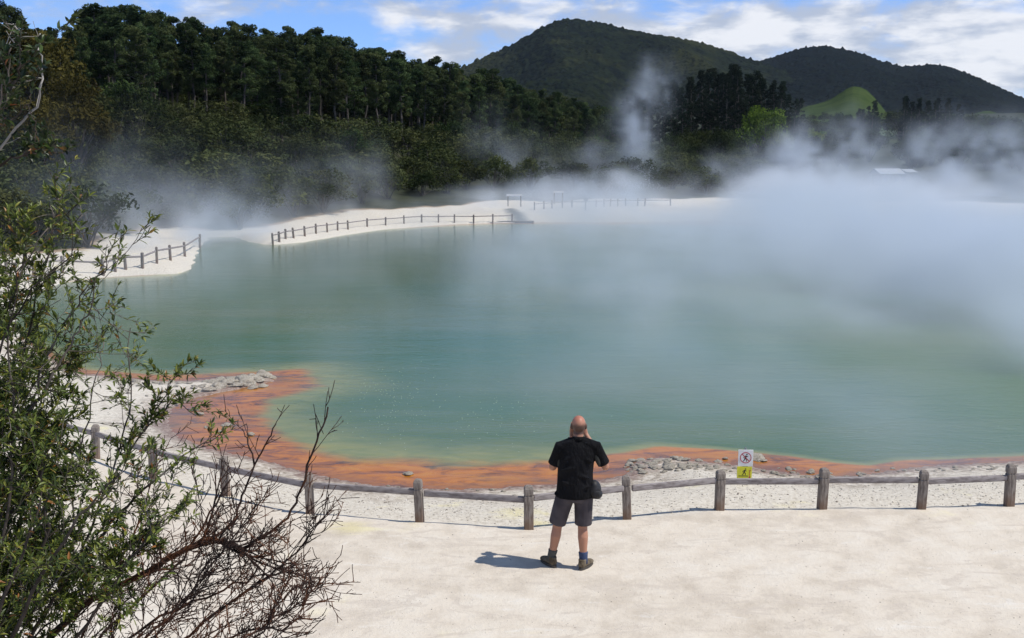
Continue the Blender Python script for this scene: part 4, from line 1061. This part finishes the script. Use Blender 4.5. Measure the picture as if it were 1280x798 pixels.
# camera in his hands and bag at the hip
cm = thing('photo_camera', tuple(Vector((mp[0], mp[1], mz)) + cam_c), 'black camera held up to the face of the balding man', 'camera')
mb = MB(); mb.box((0, 0, 0), (.094, .045, .07)); mb.build('camera_body', m_bag, cm, False, .008)
mb = MB(); mb.tube([(0, .02, -.003), (0, .06, -.003), (0, .085, -.003)], [.034, .034, .030], 20); mb.build('lens', m_grey, cm, True)
mb = MB(); mb.box((0, -.002, .048), (.04, .04, .022), 0, .8); mb.build('viewfinder', m_bag, cm, False, .004)
bg_ = thing('camera_bag', tuple(Vector((mp[0] + .215, mp[1] - .02, mz + .93))), 'bulging black camera bag slung at the right hip of the balding man', 'bag')
b = MB(); b.ellipsoid((0, 0, 0), (.085, .10, .11), 18, 12); b.ellipsoid((.03, -.01, -.05), (.07, .085, .06), 14, 10); b.ellipsoid((0, -.01, .05), (.06, .08, .065), 14, 10)
remeshed('pouch', b, m_bag, bg_, .009, 2, .4)
fb = MB(); fb.box((.02, -.09, -.03), (.08, .03, .07)); fb.build('front_pocket', m_bag, bg_, True, .01)
st = MB(); st.tube([(-.02, 0, .08), (-.05, .13, .25), (-.10, .165, .38), (-.22, .14, .52), (-.30, .06, .585)], [(.018, .004)] * 5, 8); st.build('strap', m_bag, bg_, True)

# ------------------------------------------------------------------ foreground shrubs
m_twig = principled('dead_twig_bark', (.10, .06, .04), .9, .2, (.6, .004), lambda nt, co: (nt.ramp(nt.noise(co, 4.5, 5, .65), [(.36, (.018, .012, .010)), (.48, (.045, .027, .022)), (.57, (.10, .042, .022)), (.72, (.19, .078, .035))]), nt.noise(co, 60, 4), None))
m_stem = principled('shrub_stem_bark', (.08, .06, .05), .9, .2, (.6, .004), lambda nt, co: (nt.ramp(nt.noise(co, 3.0, 5, .65), [(.38, (.03, .024, .02)), (.52, (.075, .06, .05)), (.68, (.24, .21, .18))]), nt.noise(co, 50, 4), None))
m_pale = principled('bleached_stick', (.35, .33, .30), .9, .2, (.5, .004), lambda nt, co: (nt.mix(nt.noise(co, 12, 4), (.22, .20, .18), (.46, .43, .39)), nt.noise(co, 50, 4), None))
def shrub_leaf(name, pts):
    m_, nt, out = new_mat(name)
    c = nt.ramp(nt.attr('tone'), pts)
    b = nt.n.new('ShaderNodeBsdfPrincipled'); nt.l.new(c, b.inputs['Base Color']); b.inputs['Roughness'].default_value = .45; b.inputs['Specular IOR Level'].default_value = .4
    t = nt.n.new('ShaderNodeBsdfTranslucent'); nt.l.new(c, t.inputs[0])
    mx = nt.n.new('ShaderNodeMixShader'); mx.inputs[0].default_value = .3
    nt.l.new(b.outputs[0], mx.inputs[1]); nt.l.new(t.outputs[0], mx.inputs[2]); nt.l.new(mx.outputs[0], out.inputs[0]); return m_
m_leafA = shrub_leaf('shrub_leaves', [(0, (.030, .046, .012)), (.45, (.085, .120, .024)), (.80, (.19, .23, .04)), (.96, (.25, .25, .04)), (.995, (.35, .14, .04))])
m_leafB = shrub_leaf('broad_shrub_leaves', [(0, (.012, .022, .009)), (.6, (.028, .050, .016)), (.90, (.07, .11, .025)), (.97, (.10, .10, .03)), (1, (.28, .08, .03))])

class Shrub:
    def __init__(s, seed): s.g = random.Random(seed); s.mb = MB(); s.leaf = []
    def path(s, a, d, ln, n, wig, up=.0):
        pts = [a.copy()]; d = d.normalized()
        for k in range(n):
            d = (d + Vector((s.g.gauss(0, wig), s.g.gauss(0, wig), s.g.gauss(0, wig) + up))).normalized()
            pts.append(pts[-1] + d * ln / n)
        return pts
    def leaves_at(s, p, d, n, size, spread=.8):
        for k in range(n):
            dd = (d.normalized() * .7 + Vector((s.g.gauss(0, spread), s.g.gauss(0, spread), s.g.gauss(.15, spread * .8)))).normalized()
            s.leaf.append((p, dd, size * s.g.uniform(.6, 1.25), s.g.random()))
    def twigs(s, pts, r0, depth, dens, ln, leafsize, leafn, spread=.75, up=.12, rmin=.0013, t0=.15):
        L_ = sum((pts[i + 1] - pts[i]).length for i in range(len(pts) - 1)); n = max(1, int(L_ * dens * s.g.uniform(.8, 1.2)))
        for k in range(n):
            t = (t0 + (1 - t0) * (k + s.g.random()) / n) * (len(pts) - 1); i = min(int(t), len(pts) - 2)
            p = pts[i].lerp(pts[i + 1], t - i); d0 = (pts[i + 1] - pts[i]).normalized()
            d = (d0 + Vector((s.g.gauss(0, spread), s.g.gauss(0, spread) * .8, s.g.gauss(0, spread) + up))).normalized()
            l_ = ln * s.g.uniform(.35, 1.15); q_ = s.path(p, d, l_, 5 if depth > 0 else 3, .10, .03)
            rr = max(rmin, r0 * s.g.uniform(.35, .6))
            s.mb.tube(q_, [max(rmin * .7, rr * (1 - .7 * j / (len(q_) - 1))) for j in range(len(q_))], 5 if rr > .003 else 4, False)
            if leafn and depth <= 1:
                for j in range(1, len(q_)):
                    s.leaves_at(q_[j], q_[j] - q_[j - 1], leafn, leafsize)
                s.leaves_at(q_[-1], q_[-1] - q_[-2], leafn + 2, leafsize, .5)
            if depth > 0: s.twigs(q_, rr, depth - 1, dens * 1.55, ln * .5, leafsize, leafn, spread, up, rmin)
    def stem(s, px, r0, r1, depth, dens, ln, leafsize=.03, leafn=0, **kw):
        """px: list of (px, py, d)"""
        P = [Vector(tuple(at(*q_))) for q_ in px]; out = []
        for i in range(len(P) - 1):
            a, b_ = P[i], P[i + 1]; m_ = 4
            for j in range(m_):
                v = a.lerp(b_, j / m_); 
                if j: v += Vector((s.g.gauss(0, .006), s.g.gauss(0, .01), s.g.gauss(0, .006)))
                out.append(v)
        out.append(P[-1]); n = len(out)
        s.mb.tube(out, [r0 + (r1 - r0) * (k / (n - 1)) ** .8 for k in range(n)], 8 if r0 > .008 else 6, True)
        s.twigs(out, max(r1 * 1.3, .0035), depth, dens, ln, leafsize, leafn, **kw)
    def leaf_mesh(s, width=.22):
        V = []; Fc = []; T = []
        for (p, d, sz, tone) in s.leaf:
            side = d.cross(Vector((s.g.gauss(0, .4), s.g.gauss(0, .4), 1))); side = side.normalized() if side.length > 1e-5 else Vector((1, 0, 0))
            nn = side.cross(d).normalized(); w_ = sz * width; i = len(V)
            V += [p, p + d * sz * .35 + side * w_ * .85 + nn * w_ * .35, p + d * sz * .35, p + d * sz * .35 - side * w_ * .85 + nn * w_ * .35,
                  p + d * sz * .7 + side * w_ * .65 - nn * sz * .02 + nn * w_ * .25, p + d * sz * .7 - nn * sz * .04, p + d * sz * .7 - side * w_ * .65 - nn * sz * .02 + nn * w_ * .25, p + d * sz - nn * sz * .12]
            Fc += [(i, i + 2, i + 1), (i, i + 3, i + 2), (i + 1, i + 2, i + 5, i + 4), (i + 2, i + 3, i + 6, i + 5), (i + 4, i + 5, i + 7), (i + 5, i + 6, i + 7)]
            T += [tone] * 8
        me = bpy.data.meshes.new('leaves'); me.from_pydata([tuple(v) for v in V], [], Fc); me.update()
        a = me.attributes.new('tone', 'FLOAT', 'POINT'); a.data.foreach_set('value', np.array(T, np.float32)); return me
    def finish(s, name, root, lab, cat, mbark, mleaf=None, width=.22):
        t = thing(name, root, lab, cat); r_ = Vector(tuple(map(float, root)))
        s.mb.v = [tuple(Vector(v) - r_) for v in s.mb.v]; s.mb.build('branches', mbark, t, True)
        if mleaf:
            s.leaf = [(p - r_, d, a, b_) for p, d, a, b_ in s.leaf]; link('leaves', s.leaf_mesh(width), mleaf, t)
        return t
def root_at(x, y): return (x, y, float(height(x, y)[0]))
# A: bare, reddish dead shrub
D = 5.0; S_ = Shrub(11)
ra = root_at(-2.25, 5.0); rp = (-25, 1000, 5.0)
kw = dict(rmin=.0022, spread=.60)
S_.stem([(-25, 1010, 5.0), (40, 850, 5.0), (62, 798, 5.0), (110, 752, 5), (178, 718, 4.95), (238, 684, 4.9), (262, 675, 4.9), (284, 679, 4.85), (304, 686, 4.85)], .021, .010, 2, 13, .34, **kw)
S_.stem([(304, 686, 4.85), (334, 668, 4.8), (360, 648, 4.8), (376, 612, 4.8), (396, 552, 4.75), (410, 509, 4.75)], .008, .0035, 2, 8, .20, **kw)
S_.stem([(262, 676, 4.9), (292, 655, 4.95), (302, 620, 5), (318, 582, 5), (334, 552, 5), (345, 530, 5)], .007, .003, 2, 9, .20, **kw)
S_.stem([(318, 582, 5), (310, 556, 5.05), (303, 536, 5.1)], .005, .002, 1, 14, .16, **kw)
S_.stem([(-10, 1000, 5.1), (80, 860, 5.1), (130, 790, 5.1), (190, 735, 5.1), (230, 700, 5.2), (262, 640, 5.2), (288, 600, 5.2)], .010, .004, 2, 9, .30, **kw)
S_.stem([(-10, 1000, 4.8), (120, 880, 4.7), (210, 810, 4.7), (300, 745, 4.7), (345, 712, 4.7), (372, 690, 4.7), (392, 668, 4.7)], .010, .003, 2, 10, .28, **kw)
S_.stem([(-10, 1000, 4.9), (150, 880, 4.6), (300, 792, 4.55), (352, 768, 4.5), (380, 752, 4.5), (403, 728, 4.5)], .008, .002, 1, 14, .2, **kw)
S_.stem([(330, 778, 4.52), (372, 758, 4.5), (418, 752, 4.5)], .004, .0015, 1, 9, .14, **kw)
S_.stem([(-10, 1000, 4.9), (200, 880, 4.6), (300, 820, 4.5), (330, 790, 4.45), (352, 745, 4.4), (362, 720, 4.4)], .008, .002, 2, 12, .22, **kw)
S_.stem([(-10, 1000, 4.9), (90, 850, 4.9), (200, 770, 4.8), (280, 738, 4.8), (330, 718, 4.75), (378, 720, 4.7)], .009, .003, 2, 14, .26, **kw)
S_.stem([(-20, 1000, 5.0), (60, 880, 5.1), (110, 780, 5.2), (150, 700, 5.3), (175, 650, 5.4), (190, 600, 5.4)], .009, .003, 2, 12, .30, **kw)
S_.stem([(-20, 1000, 4.7), (120, 900, 4.5), (180, 800, 4.4), (240, 740, 4.4), (262, 700, 4.4), (300, 670, 4.4)], .008, .003, 2, 14, .28, **kw)
S_.stem([(-20, 1000, 4.7), (160, 900, 4.3), (250, 830, 4.2), (320, 790, 4.2), (390, 775, 4.2)], .008, .003, 2, 14, .2, **kw)
S_.stem([(20, 1000, 4.9), (120, 860, 4.9), (200, 790, 4.9), (270, 700, 4.9)], .006, .002, 2, 13, .22, **kw)
S_.stem([(60, 1000, 4.6), (180, 860, 4.6), (250, 800, 4.6), (330, 760, 4.6)], .006, .002, 2, 13, .22, **kw)
S_.stem([(0, 1000, 5.2), (90, 840, 5.2), (150, 760, 5.2), (215, 690, 5.2)], .006, .002, 2, 13, .22, **kw)
S_.stem([(40, 1000, 4.7), (160, 850, 4.7), (220, 760, 4.7), (250, 690, 4.7)], .006, .002, 2, 13, .22, **kw)
S_.stem([(100, 1000, 4.5), (220, 860, 4.5), (290, 830, 4.5), (350, 800, 4.5)], .006, .002, 2, 13, .22, **kw)
S_.stem([(0, 1000, 5.0), (60, 820, 5.0), (130, 730, 5.0), (180, 690, 5.0)], .006, .002, 2, 13, .22, **kw)
S_.stem([(80, 1000, 5.1), (200, 840, 5.1), (260, 780, 5.1), (310, 720, 5.1)], .006, .002, 2, 13, .22, **kw)
S_.stem([(20, 1000, 4.4), (140, 830, 4.4), (190, 780, 4.4), (240, 760, 4.4)], .006, .002, 2, 13, .22, **kw)
S_.finish('dead_shrub', ra, 'bare dead shrub with reddish-brown twigs at bottom left in front of the fence', 'shrub', m_twig)
# B: leafy shrub filling the left edge
S_ = Shrub(23); rb = root_at(-2.6, 4.6)
lf = dict(leafsize=.036, leafn=1, rmin=.0018)
stems = [
 ([(-60, 1000, 4.7), (10, 850, 4.7), (60, 760, 4.75), (100, 700, 4.8), (128, 620, 4.8), (150, 560, 4.85), (164, 500, 4.9), (163, 410, 4.9)], .011, .002),
 ([(-60, 1000, 4.6), (-10, 880, 4.6), (30, 760, 4.5), (62, 660, 4.5), (54, 600, 4.5), (38, 520, 4.5), (56, 450, 4.5), (82, 402, 4.5), (108, 360, 4.5), (134, 332, 4.5)], .011, .002),
 ([(100, 700, 4.8), (150, 640, 4.8), (192, 602, 4.8), (228, 570, 4.8), (272, 546, 4.8)], .009, .002),
 ([(128, 620, 4.8), (165, 560, 4.85), (200, 505, 4.9), (228, 458, 4.9)], .007, .0015),
 ([(150, 560, 4.9), (180, 540, 4.9), (215, 500, 4.95), (245, 520, 4.95)], .005, .0015),
 ([(-60, 1000, 4.4), (-40, 850, 4.4), (-10, 740, 4.3), (10, 640, 4.3), (20, 540, 4.3), (10, 440, 4.3), (20, 340, 4.3), (60, 285, 4.3)], .010, .002),
 ([(20, 540, 4.3), (60, 480, 4.35), (90, 430, 4.4), (110, 395, 4.4), (120, 345, 4.4)], .007, .002),
 ([(-60, 900, 4.5), (-30, 700, 4.6), (0, 560, 4.7), (30, 440, 4.7), (50, 350, 4.7), (66, 290, 4.7), (75, 240, 4.7)], .009, .002),
 ([(-50, 600, 4.4), (-20, 500, 4.4), (5, 420, 4.4), (40, 360, 4.4), (90, 318, 4.4)], .008, .002),
 ([(-60, 1000, 4.9), (20, 820, 5.0), (90, 720, 5.1), (90, 620, 5.2), (105, 540, 5.2), (120, 470, 5.2), (130, 420, 5.2)], .008, .002),
 ([(-60, 1000, 4.2), (-20, 860, 4.1), (40, 740, 4.0), (90, 660, 4.0), (130, 610, 4.0), (150, 590, 4.0)], .012, .002),
 ([(-60, 1000, 4.2), (-30, 860, 4.1), (0, 760, 4.0), (30, 690, 4.0), (50, 630, 4.0), (60, 560, 4.0)], .012, .002),
 ([(-60, 1000, 5.2), (-10, 860, 5.3), (10, 700, 5.4), (40, 600, 5.4), (70, 520, 5.4), (60, 470, 5.4)], .012, .002),
 ([(-80, 700, 4.6), (-30, 600, 4.6), (20, 500, 4.7), (70, 460, 4.7), (100, 440, 4.7)], .009, .002),
 ([(-80, 1000, 4.5), (-40, 800, 4.5), (0, 650, 4.5), (30, 560, 4.5)], .007, .002), ([(-80, 1000, 4.8), (-30, 800, 4.8), (20, 700, 4.8), (70, 620, 4.8)], .007, .002), ([(-80, 1000, 4.3), (-50, 800, 4.3), (-10, 600, 4.3), (10, 500, 4.3)], .007, .002), ([(-60, 1000, 4.6), (-10, 800, 4.6), (50, 690, 4.6), (90, 580, 4.6)], .007, .002), ([(-80, 1000, 5.0), (-60, 800, 5.0), (-20, 520, 5.0), (20, 400, 5.0)], .007, .002), ([(-80, 1000, 4.7), (-20, 800, 4.7), (30, 640, 4.7), (60, 500, 4.7)], .007, .002), ([(-40, 1000, 4.4), (20, 800, 4.4), (60, 740, 4.4), (100, 680, 4.4)], .007, .002), ([(-80, 1000, 4.5), (-60, 800, 4.5), (-20, 480, 4.5), (30, 330, 4.5)], .007, .002), ([(-60, 1000, 4.9), (0, 800, 4.9), (40, 760, 4.9), (60, 700, 4.9)], .007, .002), ([(-40, 1000, 4.8), (40, 800, 4.8), (110, 740, 4.8), (150, 690, 4.8)], .007, .002),
 ([(-60, 1000, 4.6), (30, 880, 4.5), (110, 780, 4.5), (150, 720, 4.5), (190, 660, 4.5), (210, 640, 4.5)], .012, .002),
]
for i, (p_, a, b_) in enumerate(stems):
    lf['leafn'] = 3 if len(p_) <= 4 else 1
    S_.stem(p_, a, b_, 2 if i not in (2, 3, 4) else 1, (12 if len(p_) <= 4 else 8.5) if i not in (2, 3, 4) else 14, .27 if i not in (2, 3, 4) else .14, **lf)
S_.finish('leafy_shrub', rb, 'green shrub with small narrow leaves filling the left edge, in front of the pool', 'shrub', m_stem, m_leafA, .17)
# C: broad-leaved shrub at upper left
S_ = Shrub(37); rc = root_at(-3.3, 4.2)
lf = dict(leafsize=.036, leafn=2, rmin=.0016)
for p_, a, b_, ln in [([(-330, 900, 4.2), (-200, 500, 4.2), (-110, 280, 4.2), (-60, 180, 4.2), (-10, 130, 4.2), (25, 95, 4.2), (38, 62, 4.2)], .03, .004, .16),
                      ([(-110, 280, 4.2), (-60, 240, 4.2), (-10, 215, 4.2), (22, 198, 4.2), (40, 190, 4.2), (60, 194, 4.2), (82, 188, 4.2)], .011, .003, .09),
                      ([(22, 198, 4.2), (40, 186, 4.2), (46, 168, 4.2), (42, 150, 4.2), (36, 120, 4.2)], .006, .002, .12),
                      ([(-60, 180, 4.1), (-20, 160, 4.1), (0, 130, 4.1), (10, 90, 4.1), (14, 60, 4.1)], .009, .003, .16),
                      ([(-110, 280, 4.3), (-50, 200, 4.3), (-10, 165, 4.3), (15, 150, 4.3), (35, 130, 4.3)], .009, .003, .15)]:
    S_.stem(p_, a * .6, b_ * .8, 1, 10, ln * 1.15, **lf)
S_.finish('broad_leaved_shrub', rc, 'dark broad-leaved shrub reaching in from the upper left edge', 'shrub', m_stem, m_leafB, .26)
S_ = Shrub(41)
for p_, a, b_ in [([(-330, 900, 4.3), (-150, 380, 4.3), (-60, 160, 4.3), (5, 62, 4.3), (24, 46, 4.3), (16, 30, 4.3)], .007, .003), ([(-60, 200, 4.3), (0, 120, 4.3), (30, 104, 4.3), (52, 98, 4.3)], .005, .002), ([(-60, 260, 4.3), (20, 160, 4.3), (50, 120, 4.3), (52, 80, 4.3), (50, 42, 4.3)], .006, .003)]:
    S_.stem(p_, a, b_, 0, 5, .10)
S_.finish('bleached_dead_branches', root_at(-3.4, 4.3), 'bleached bare sticks rising among the leaves in the upper left corner', 'branch', m_pale)

# ------------------------------------------------------------------ air: haze and steam
def vol_mat(name, color, density, aniso=0.2, attr=None, step=1.0, emit=None):
    m_, nt, out = new_mat(name)
    v = nt.n.new('ShaderNodeVolumePrincipled'); v.inputs['Color'].default_value = tuple(color) + (1,); v.inputs['Anisotropy'].default_value = aniso
    v.inputs['Density'].default_value = density
    if attr is None: v.inputs['Density Attribute'].default_value = ''
    nt.l.new(v.outputs[0], out.inputs['Volume'])
    try: m_.volume_intersection_method
    except Exception: pass
    m_.cycles.volume_step_rate = step; m_.cycles.homogeneous_volume = attr is None
    return m_
HAZE = True
if HAZE:
    mb = MB(); mb.box((0, 1450, 152), (5600, 3500, 312)); o = mb.build('haze', vol_mat('haze_air', (.72, .84, 1.0), .000035, .3)); tag(o, 'thin blue haze filling the valley air', 'haze', None, 'stuff')

def steam(name, lo, hi, vox, field, mat, lab):
    """a cloud of steam: a volume grid whose density is computed by a geometry-node field"""
    ng = bpy.data.node_groups.new(name, 'GeometryNodeTree')
    ng.interface.new_socket('Geometry', in_out='INPUT', socket_type='NodeSocketGeometry')
    ng.interface.new_socket('Geometry', in_out='OUTPUT', socket_type='NodeSocketGeometry')
    nt = NT(ng); gi = nt.n.new('NodeGroupInput'); go = nt.n.new('NodeGroupOutput')
    pos = nt.n.new('GeometryNodeInputPosition').outputs[0]
    vc = nt.n.new('GeometryNodeVolumeCube')
    vc.inputs['Min'].default_value = lo; vc.inputs['Max'].default_value = hi
    for i, k in enumerate(('Resolution X', 'Resolution Y', 'Resolution Z')): vc.inputs[k].default_value = max(4, int((hi[i] - lo[i]) / vox[i]))
    x, y, z = nt.xyz(pos)
    nt.l.new(field(nt, pos, x, y, z), vc.inputs['Density'])
    sm = nt.n.new('GeometryNodeSetMaterial'); sm.inputs['Material'].default_value = mat
    nt.l.new(vc.outputs[0], sm.inputs[0]); nt.l.new(sm.outputs[0], go.inputs[0])
    mb = MB(); c = [(lo[i] + hi[i]) / 2 for i in range(3)]; mb.box(c, [hi[i] - lo[i] for i in range(3)])
    o = mb.build(name, mat); md = o.modifiers.new('steam', 'NODES'); md.node_group = ng
    return tag(o, lab, 'steam', None, 'stuff')
m_steam = vol_mat('steam_vapour', (.82, .89, .98), 1.0, .15, 'density', 2.5)
def edge(nt, x, y, z, lo, hi, m=3.0, mz=1.5):
    f = nt.rng(x, lo[0], lo[0] + m)
    for (v, a, b_) in ((x, hi[0], hi[0] - m), (y, lo[1], lo[1] + m), (y, hi[1], hi[1] - m), (z, hi[2], hi[2] - mz)):
        f = nt.mul(f, nt.rng(nt.mul(v, -1), -a, -b_) if a > b_ else nt.rng(v, a, b_))
    return f
loA, hiA = (-38, 14.5, WZ), (75, 122, 12)
def fieldA(nt, pos, x, y, z):
    right = nt.rng(nt.add(x, nt.mul(nt.sub(y, 50), .14)), -8, 19)
    big = nt.noise(nt.mapping(pos, (1, .7, 1.3)), .10, 3, .5, .6)
    puff = nt.noise(nt.mapping(pos, (1, .8, 1.1), (7, 3, 1)), .24, 5, .6, .8)
    farf = nt.rng(y, 30, 85)
    hgt = nt.add(nt.mul(nt.add(1.1, nt.mul(right, 1.5)), nt.rng(y, 15, 45, .8, 1.15)), nt.mul(nt.mul(farf, right), .5))
    # billowing top: noise is eaten away with height
    nz = nt.add(nt.mul(big, .55), nt.mul(puff, .45))
    top = nt.rng(nt.sub(nt.mul(nz, 4.6), nt.add(nt.mul(nt.div(nt.m('MAXIMUM', z, 0.0), hgt), .85), 1.5)), 0.0, .8)
    streak = nt.rng(nt.noise(nt.mapping(pos, (1, .30, .6), (3, 9, 0)), .20, 5, .6, 1.4), .40, .64, .40, 1.8)
    amt = nt.mul(nt.add(.075, nt.m('POWER', right, 1.1)), nt.mul(nt.rng(y, 28, 62, .29, .062), streak))
    amt = nt.add(amt, nt.mul(nt.mul(farf, right), .045))
    amt = nt.add(amt, nt.mul(nt.mul(farf, streak), .013))
    body = nt.rng(nz, .40, .62, .35, 1.35)
    return nt.mul(nt.mul(nt.mul(amt, top), body), edge(nt, x, y, z, loA, hiA))
steam('pool_steam', loA, hiA, (.8, .9, .45), fieldA, m_steam, 'white steam drifting over the hot pool, thickest at right')
def blobfield(blobs, lo, hi, amt, sc=.3, thr=(.42, .62)):
    def f(nt, pos, x, y, z):
        wob = nt.noise(pos, sc * .6, 3, .5, color=True)
        wv = nt.xyz(wob)
        x2 = nt.add(x, nt.mul(nt.sub(wv[0], .5), 5)); y2 = nt.add(y, nt.mul(nt.sub(wv[1], .5), 5)); z2 = nt.add(z, nt.mul(nt.sub(wv[2], .5), 4))
        s_ = 0.0
        for (c, r_, w_) in blobs:
            q_ = nt.add(nt.add(nt.m('POWER', nt.div(nt.sub(x2, c[0]), r_[0]), 2.0), nt.m('POWER', nt.div(nt.sub(y2, c[1]), r_[1]), 2.0)), nt.m('POWER', nt.div(nt.sub(z2, c[2]), r_[2]), 2.0))
            s_ = nt.add(s_, nt.mul(nt.m('EXPONENT', nt.mul(q_, -1.2)), w_))
        n_ = nt.noise(nt.mapping(pos, (1, 1, .8)), sc, 5, .6, .7)
        return nt.mul(nt.mul(nt.mul(s_, amt), nt.rng(n_, thr[0], thr[1])), edge(nt, x, y, z, lo, hi, 1.5, 1.0))
    return f
def P3(px, py, d): return tuple(at(px, py, d))
lo, hi = (-44, 48, 0), (-9, 96, 12)
steam('steam_wisp', lo, hi, (.55, .8, .4), blobfield([(P3(165, 275, 60), (4.5, 5, 2.2), 1), (P3(215, 262, 64), (5, 5, 2.6), .8), (P3(270, 280, 74), (5, 6, 2.2), 1.1), (P3(330, 255, 80), (5, 6, 2.6), .8), (P3(440, 240, 90), (5, 6, 3), .8), (P3(110, 235, 56), (3, 5, 3), .5), (P3(240, 325, 54), (2.5, 4, 1.2), 1.6), (P3(250, 300, 64), (3.2, 5, 1.6), 2.2), (P3(285, 305, 68), (3.4, 5, 1.6), 2.6), (P3(310, 300, 76), (3, 5, 1.5), 1.5), (P3(390, 265, 86), (7, 6, 1.5), .6)], lo, hi, .082, .42, (.46, .59)), m_steam, 'grey steam wisps in front of the scrub behind the small left terrace')
lo, hi = (-18, 98, 0), (34, 150, 18)
steam('steam_plume', lo, hi, (.6, .9, .5), blobfield([(P3(800, 222, 128), (3.6, 5, 3), 1.4), (P3(792, 182, 130), (2.2, 4, 3.2), 2.4), (P3(798, 145, 132), (2.0, 4, 2.8), 2.3), (P3(812, 112, 134), (2.1, 4, 2.4), 1.7), (P3(818, 88, 134), (1.8, 4, 1.4), .8), (P3(640, 205, 118), (3.6, 5, 3.0), .8), (P3(690, 222, 120), (4, 5, 2.2), .8), (P3(610, 170, 120), (2.5, 5, 2.5), .35), (P3(560, 238, 112), (4, 5, 1.6), .6), (P3(745, 195, 124), (3, 5, 2.2), .6), (P3(740, 240, 122), (9, 5, 1.3), .8)], lo, hi, .085, .40, (.44, .58)), m_steam, 'thin column of steam rising beyond the far shore in front of the dark conifers')
lo, hi = (20, 100, 0), (72, 150, 15)
steam('steam_plume', lo, hi, (.7, 1.0, .5), blobfield([(P3(1015, 205, 112), (4.0, 5, 3.2), 1.9), (P3(1066, 182, 114), (3.0, 5, 2.6), 1.6), (P3(985, 185, 113), (2.2, 5, 2), .7), (P3(960, 225, 118), (6, 6, 2.5), 1), (P3(1195, 200, 114), (4.5, 6, 3.0), 1.3), (P3(1265, 205, 114), (5, 6, 3.6), 1.5), (P3(1165, 182, 116), (2.8, 5, 2.4), 1.0), (P3(1130, 235, 118), (7, 6, 1.6), .9), (P3(890, 225, 118), (6, 6, 2), .8)], lo, hi, .125, .36, (.46, .57)), m_steam, 'billowing steam bank rising behind the right side of the pool')
